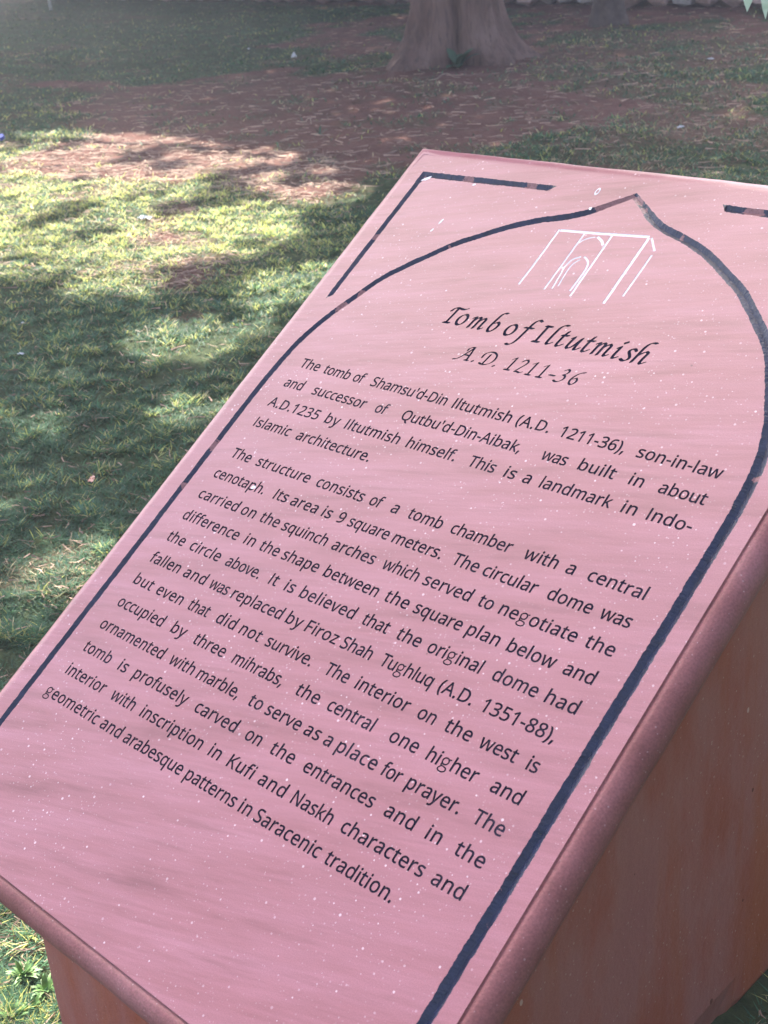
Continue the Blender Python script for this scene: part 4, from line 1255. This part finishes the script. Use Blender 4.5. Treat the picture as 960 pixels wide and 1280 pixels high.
# ------------------------------------------------------------------ small things on the lawn
M_PAPER = mat_simple('white_paper', (.80, .80, .84), .8, .1, 30)
M_ORANGE = mat_simple('orange_wrapper', (.90, .62, .52), .5, .3, 60, .4, (.78, .26, .14))
M_BLUE = mat_simple('blue_plastic', (.02, .05, .35), .35, .2, 30)
M_TWIG = mat_simple('pale_twig', (.50, .40, .30), .85, .3, 60)
M_POST = mat_simple('weathered_white_post', (.62, .62, .58), .7, .2, 20)
M_WEED = mat_simple('weed_leaf', (.07, .13, .07), .6, .4, 30)
M_LUSH = mat_simple('lush_weed_leaf', (.13, .27, .07), .55, .6, 90)
M_FRESH = mat_simple('fresh_leaf', (.22, .38, .12), .5, .3, 30)
def crumple(name, px, py, sx, sy, sz, mat, seed, rz=0.0):
    """a crumpled scrap: a folded sheet with its own thickness"""
    qq = random.Random(seed); n = 6
    V = []; F = []
    for L_ in (0, 1):
        for i in range(n):
            for j in range(n):
                u = i / (n - 1) - .5; v = j / (n - 1) - .5
                k = random.Random(seed * 100 + i * 7 + j).uniform(-1, 1)
                V.append((u * sx * (1 + .2 * qq.uniform(-1, 1) * (1 - L_)), v * sy, max(0.001, sz * (.5 + .5 * k) * (1 - abs(u)) + .002) + L_ * .0012))
    # keep the two sheets parallel
    for i in range(n * n):
        V[n * n + i] = (V[i][0], V[i][1], V[i][2] + .0012)
    for i in range(n - 1):
        for j in range(n - 1):
            a = i * n + j
            F.append((a, a + n, a + n + 1, a + 1)); b = a + n * n; F.append((b, b + 1, b + n + 1, b + n))
    rim = [i * n for i in range(n)] + [(n - 1) * n + j for j in range(1, n)] + [i * n + n - 1 for i in range(n - 2, -1, -1)] + [j for j in range(n - 2, 0, -1)]
    for a, b in zip(rim, rim[1:] + rim[:1]): F.append((a, b, b + n * n, a + n * n))
    o = mesh_obj(name, V, F, mat)
    P = at(px, py); o.location = (P[0], P[1], float(zsurf(P[0], P[1])) + .010); o.rotation_euler = (0, 0, rz); o.scale = (.75, .75, .75) if name == 'paper_scrap' else (1, 1, 1)
    return o
tag(crumple('paper_scrap', 368, 76, .05, .045, .07, M_PAPER, 1, .6), 'upright crumpled white scrap left of the big tree trunk', 'litter', 'white scraps on the lawn')
tag(crumple('paper_scrap', 851, 162, .045, .03, .02, M_PAPER, 2, .9), 'white scrap on the dark lawn above the right of the sign', 'litter', 'white scraps on the lawn')
tag(crumple('paper_scrap', 181, 278, .075, .04, .03, M_PAPER, 3, .5), 'torn white scrap lying in the sunlit dry grass', 'litter', 'white scraps on the lawn')
tag(crumple('paper_scrap', 27, 450, .028, .016, .012, M_PAPER, 4, .7), 'small bluish white scrap at the left edge in shaded grass', 'litter', 'white scraps on the lawn')
tag(crumple('paper_scrap', 311, 64, .03, .02, .012, M_PAPER, 5, .2), 'tiny white scrap in the far shaded lawn, left of the upright one', 'litter', 'white scraps on the lawn')
tag(crumple('paper_scrap', 888, 76, .06, .03, .014, M_PAPER, 6, .2), 'small pale scrap in the far lawn at the right, under the leaves', 'litter', 'white scraps on the lawn')
tag(crumple('paper_scrap', 29, 407, .014, .008, .006, M_PAPER, 7, .2), 'speck of white paper above the bluish scrap at the left edge', 'litter', 'white scraps on the lawn')
tag(crumple('wrapper', 115, 603, .013, .034, .008, M_ORANGE, 8, .75), 'narrow orange and white wrapper standing in the near grass', 'litter')
# bottle cap
bm = bmesh.new(); bmesh.ops.create_cone(bm, cap_ends=True, segments=20, radius1=.020, radius2=.018, depth=.022); bmesh.ops.bevel(bm, geom=[e for e in bm.edges], offset=.002, segments=1)
me = bpy.data.meshes.new('bottle_cap'); bm.to_mesh(me); bm.free(); me.materials.append(M_BLUE)
cap = bpy.data.objects.new('bottle_cap', me); COL.objects.link(cap); P = at(3, 178); cap.location = (P[0], P[1], .03); cap.rotation_euler = (.5, .2, 0)
tag(cap, 'blue plastic bottle cap at the left edge of the lawn', 'bottle cap')
# marker post
def tube(name, pts, rads, mat, parent=None, ns=8):
    V = []; F = []; P = [np.array(p, float) for p in pts]; n = len(P)
    for i in range(n):
        t = P[min(i + 1, n - 1)] - P[max(i - 1, 0)]; t /= np.linalg.norm(t)
        u = np.cross(t, [0, 0, 1] if abs(t[2]) < .9 else [1, 0, 0]); u /= np.linalg.norm(u); w_ = np.cross(t, u)
        for k in range(ns):
            a = 2 * math.pi * k / ns; V.append(tuple(P[i] + (u * math.cos(a) + w_ * math.sin(a)) * rads[i]))
    for i in range(n - 1):
        for k in range(ns): F.append((i * ns + k, i * ns + (k + 1) % ns, (i + 1) * ns + (k + 1) % ns, (i + 1) * ns + k))
    F.append(tuple(range(ns))[::-1]); F.append(tuple((n - 1) * ns + k for k in range(ns)))
    return mesh_obj(name, V, F, mat, parent, True)
P = at(64, 12)
o = tube('marker_post', [(0, 0, -.1), (-.01, 0, .3), (-.03, 0, .75), (-.04, 0, 1.0)], [.022, .021, .02, .02], M_POST); o.location = (P[0], P[1], 0)
tag(o, 'thin whitish post standing in the far left corner of the lawn', 'post')

# twigs and dead stalks one can make out
TW = [((230, 130), .16, 'fallen forked twig in the far shaded grass'), ((405, 206), .05, 'short pale stalk standing in a small sunlit spot'), ((405, 240), .10, 'pale stalk by the sunlit spot beside the sign corner'),
      ((380, 158), .17, 'pale twig lying on bare soil right of the middle'), ((228, 172), .12, 'curved twig on the shaded bare soil'), ((160, 200), .06, 'pale stalk on the sunlit bare soil'),
      ((67, 257), .09, 'forked stalk in the sunlit dry grass'), ((110, 318), .28, 'long pale stalk in the nearer sunlit grass'), ((245, 340), .06, 'whitish root tuft in the sunlit grass'),
      ((178, 428), .09, 'thin straw in the shaded grass left of the sign'), ((262, 186), .10, 'straw at the end of the sunlit soil'), ((148, 326), .05, 'small bent straw in dappled grass'),
      ((340, 330), .07, 'thin straw near the sign edge'), ((280, 240), .14, 'long straw between the two sunlit patches'), ((102, 330), .12, 'bent straw on the dark edge of the dappled grass'),
      ((215, 35), .12, 'pale twig in the far green lawn'), ((556, 103), .22, 'pale twig on the soil before the tree roots'), ((905, 40), .2, 'long pale twig far right under the hanging leaves'), ((700, 28), .15, 'pale twig left of the dark slender trunk')]
for k, ((px, py), L_, lab) in enumerate(TW):
    qq = random.Random(40 + k); a = qq.uniform(-.3, 1.1); P = at(px, py)
    pts = []
    for s_ in range(7):
        t = s_ / 6 - .5
        pts.append((math.cos(a) * L_ * t - math.sin(a) * L_ * .2 * math.cos(t * 3), math.sin(a) * L_ * t + math.cos(a) * L_ * .2 * math.cos(t * 3), .018 + qq.uniform(0, .012) + (.02 if s_ in (3, 4) else 0)))
    rd = .0016 if P[1] < 2.5 else .003
    o = tube('twig', pts, [rd * (1 - .5 * s_ / 6) for s_ in range(7)], M_TWIG, None, 5)
    o.location = (P[0], P[1], float(zsurf(P[0], P[1])))
    tag(o, lab, 'twig', 'pale twigs and stalks on the ground')

# weeds
def weed(name, P, nleaf, L_, w_, mat, seed, label, spread=.8):
    e = empty(name, (P[0], P[1], float(zsurf(P[0], P[1])) if P[2] < .01 else P[2]))
    tag(e, label, 'plant')
    qq = random.Random(seed)
    for k in range(nleaf):
        a = 2 * math.pi * k / nleaf + qq.uniform(-.5, .5); el = qq.uniform(.35, 1.2); l = L_ * qq.uniform(.6, 1.1)
        V = []; F = []
        for s_ in range(6):
            t = s_ / 5; out = l * t * math.cos(el) * spread; z = l * t * math.sin(el) - l * .35 * t * t
            hw = w_ * math.sin(math.pi * min(1, t * .9 + .1)) * .5 + .0003
            for sd, dz in ((-1, .15), (0, 0), (1, .15)):
                V.append((math.cos(a) * out - math.sin(a) * hw * sd, math.sin(a) * out + math.cos(a) * hw * sd, z + hw * dz))
        for s_ in range(5):
            for c_ in range(2): F.append((s_ * 3 + c_, s_ * 3 + c_ + 1, s_ * 3 + c_ + 4, s_ * 3 + c_ + 3))
        mesh_obj('leaf', V, F, mat, e, True)
    return e
dv = np.array([math.cos(aim), math.sin(aim)])
weed('weed', (TA[0] + dv[0] * .34, TA[1] + dv[1] * .34, .0), 11, .24, .085, M_WEED, 5, 'dark weed growing in the crease of the big tree trunk', .9)
for k, (px, py, lab) in enumerate([(30, 1222, 'green weed in the bottom left corner, nearest the left edge'), (58, 1238, 'green weed at the foot of the pedestal, bottom left'), (40, 1262, 'leafy weed cut by the bottom edge of the view'), (18, 1275, 'lowest weed in the bottom left corner')]):
    P = at(px, py); weed('weed', (P[0], P[1], 0), 38, .040, .0050, M_LUSH, 20 + k, lab)
for k, (px, py, lab) in enumerate([(318, 364, 'small bright green weed beside the sunlit strip'), (172, 392, 'small bright weed in the shaded lawn'), (400, 171, 'low green weed on the bare soil')]):
    P = at(px, py); weed('weed', (P[0], P[1], 0), 9, .05 if py > 200 else .09, .012, M_WEED if py < 200 else M_FRESH, 30 + k, lab)

# hanging leafy branch over the top right corner
br = empty('hanging_branch', tuple(atk(948, -60, 2.9)))
tag(br, 'pale green pointed leaves hanging into the top right corner', 'branch')
b0 = np.array(br.location)
R_, D_ = RC[:, 0], RC[:, 1]
pts = [(0, 0, 0), (.05, .10, .35), (.10, .45, 1.1), (.3, .9, 2.2), (1.1, 2.2, 3.2), (1.9, 3.6, 3.6)]
tube('stem', pts, [.003, .006, .011, .018, .03, .045], M_BARK2, br, 7)
def hang_leaf(px, py, length_px, width_px, seed, lean=0.0):
    k = 2.9; s_ = k / FPX
    tip = atk(px, py, k) - b0
    dn = np.array([0, 0, -1.0]); rt = R_ - np.array([0, 0, R_[2]]); rt /= np.linalg.norm(rt)
    fwd = np.cross(rt, dn)
    Ln = length_px * s_; Wd = width_px * s_
    base_ = tip - dn * Ln + rt * lean * s_
    V = []; F = []
    for i in range(8):
        t = i / 7; c_ = base_ * (1 - t) + tip * t
        hw = Wd / 2 * math.sin(math.pi * (t * .88 + .12)) ** .8 if t < 1 else .0002
        for sd in (-1, 0, 1):
            V.append(tuple(c_ + rt * hw * sd + fwd * (.25 * hw * abs(sd) + .01 * math.sin(t * 3))))
    for i in range(7):
        for c_ in range(2): F.append((i * 3 + c_, i * 3 + c_ + 1, i * 3 + c_ + 4, i * 3 + c_ + 3))
    # petiole back to the stem
    o = mesh_obj('leaf', V, F, M_PALE, br, True)
    tube('leaf_stalk', [tuple(base_), tuple(base_ * .5), (0, 0, 0.0)], [.0012, .0014, .0016], M_BARK2, br, 5)
M_PALE = mat_tinted('pale_leaf', .3)
t_ = NT('pale_hanging_leaf'); t_.col(t_.ramp(t_.noise(t_.coord(), 60, 3), [(.3, (.50, .62, .42)), (.7, (.66, .76, .58))])); M_PALE = t_.set(.5, .4)
hang_leaf(934, 15, 70, 20, 1, 10); hang_leaf(957, 24, 85, 17, 2, 3); hang_leaf(968, 6, 70, 20, 3, -6); hang_leaf(915, -22, 50, 18, 4, 8); hang_leaf(985, -10, 60, 18, 5, -8)

# ------------------------------------------------------------------ unseen greenery added right of the view to darken the side light
M_ADDED_HEDGE = mat_simple('added_hedge_core', (.020, .032, .014), .95, .4, 6)
def added_hedge(label, x0, y0, x1, y1, hh, th, nleaf):
    cx, cy = (x0 + x1) / 2, (y0 + y1) / 2
    e = empty('added_hedge', (cx, cy, 0)); tag(e, label, 'added_hedge')
    Lh = math.hypot(x1 - x0, y1 - y0); ux, uy = (x1 - x0) / Lh, (y1 - y0) / Lh
    V = []; F = []
    for i in range(13):
        s_ = (i / 12 - .5) * Lh
        for (o_, z) in ((-th / 2, -.1), (-th / 2 * .95, hh * .6), (-th / 3, hh), (th / 3, hh), (th / 2 * .95, hh * .6), (th / 2, -.1)):
            jo = o_ * (1 + .12 * math.sin(i * 2.1 + z)); V.append((ux * s_ - uy * jo, uy * s_ + ux * jo, z * (1 + .05 * math.sin(i * 1.7)) if z > 0 else z))
    for i in range(12):
        for j in range(5): F.append((i * 6 + j, i * 6 + j + 1, (i + 1) * 6 + j + 1, (i + 1) * 6 + j))
    mesh_obj('core', V, F, M_ADDED_HEDGE, e)
    s_ = rng.uniform(-.5, .5, nleaf) * Lh; o_ = np.sign(rng.uniform(-1, 1, nleaf)) * th * .5 * rng.uniform(.8, 1.15, nleaf); z = rng.uniform(0, hh * 1.05, nleaf)
    P = np.stack([ux * s_ - uy * o_, uy * s_ + ux * o_, z], 1)
    d1 = rng.normal(0, 1, (nleaf, 3)); d1 /= np.linalg.norm(d1, axis=1)[:, None]
    d2 = np.cross(d1, rng.normal(0, 1, (nleaf, 3))); d2 /= np.linalg.norm(d2, axis=1)[:, None]
    V = np.stack([P - d1 * .07, P + d2 * .035, P + d1 * .07, P - d2 * .035], 1).reshape(-1, 3)
    c = np.array([.035, .065, .022])[None] * (.6 + .8 * rng.random((nleaf, 1)))
    o = fast_mesh('foliage', V, np.arange(nleaf * 4).reshape(-1, 4), M_LEAF, np.repeat(c, 4, axis=0)); o.parent = e
added_hedge('unseen foliage block added right of the sign to darken its side', 3.6, -5.0, 4.4, 5.0, 2.7, 1.1, 8000)

# ------------------------------------------------------------------ thin scattering volume added to stand in for lens-flare veiling
hz = mesh_obj('flare_haze', [(x, y, z) for x in (-400, 400) for y in (-400, 400) for z in (-1.2, 9.5)], [(0, 1, 3, 2), (4, 6, 7, 5), (0, 4, 5, 1), (2, 3, 7, 6), (1, 5, 7, 3), (0, 2, 6, 4)])
tag(hz, kind='stuff')
hm = bpy.data.materials.new('flare_veil'); hm.use_nodes = True
hm.node_tree.nodes.remove(hm.node_tree.nodes['Principled BSDF'])
pv = hm.node_tree.nodes.new('ShaderNodeVolumePrincipled'); pv.inputs['Color'].default_value = (.93, .93, 1.0, 1); pv.inputs['Density'].default_value = 0.0070
hm.node_tree.links.new(pv.outputs[0], hm.node_tree.nodes['Material Output'].inputs['Volume'])
hz.data.materials.append(hm)
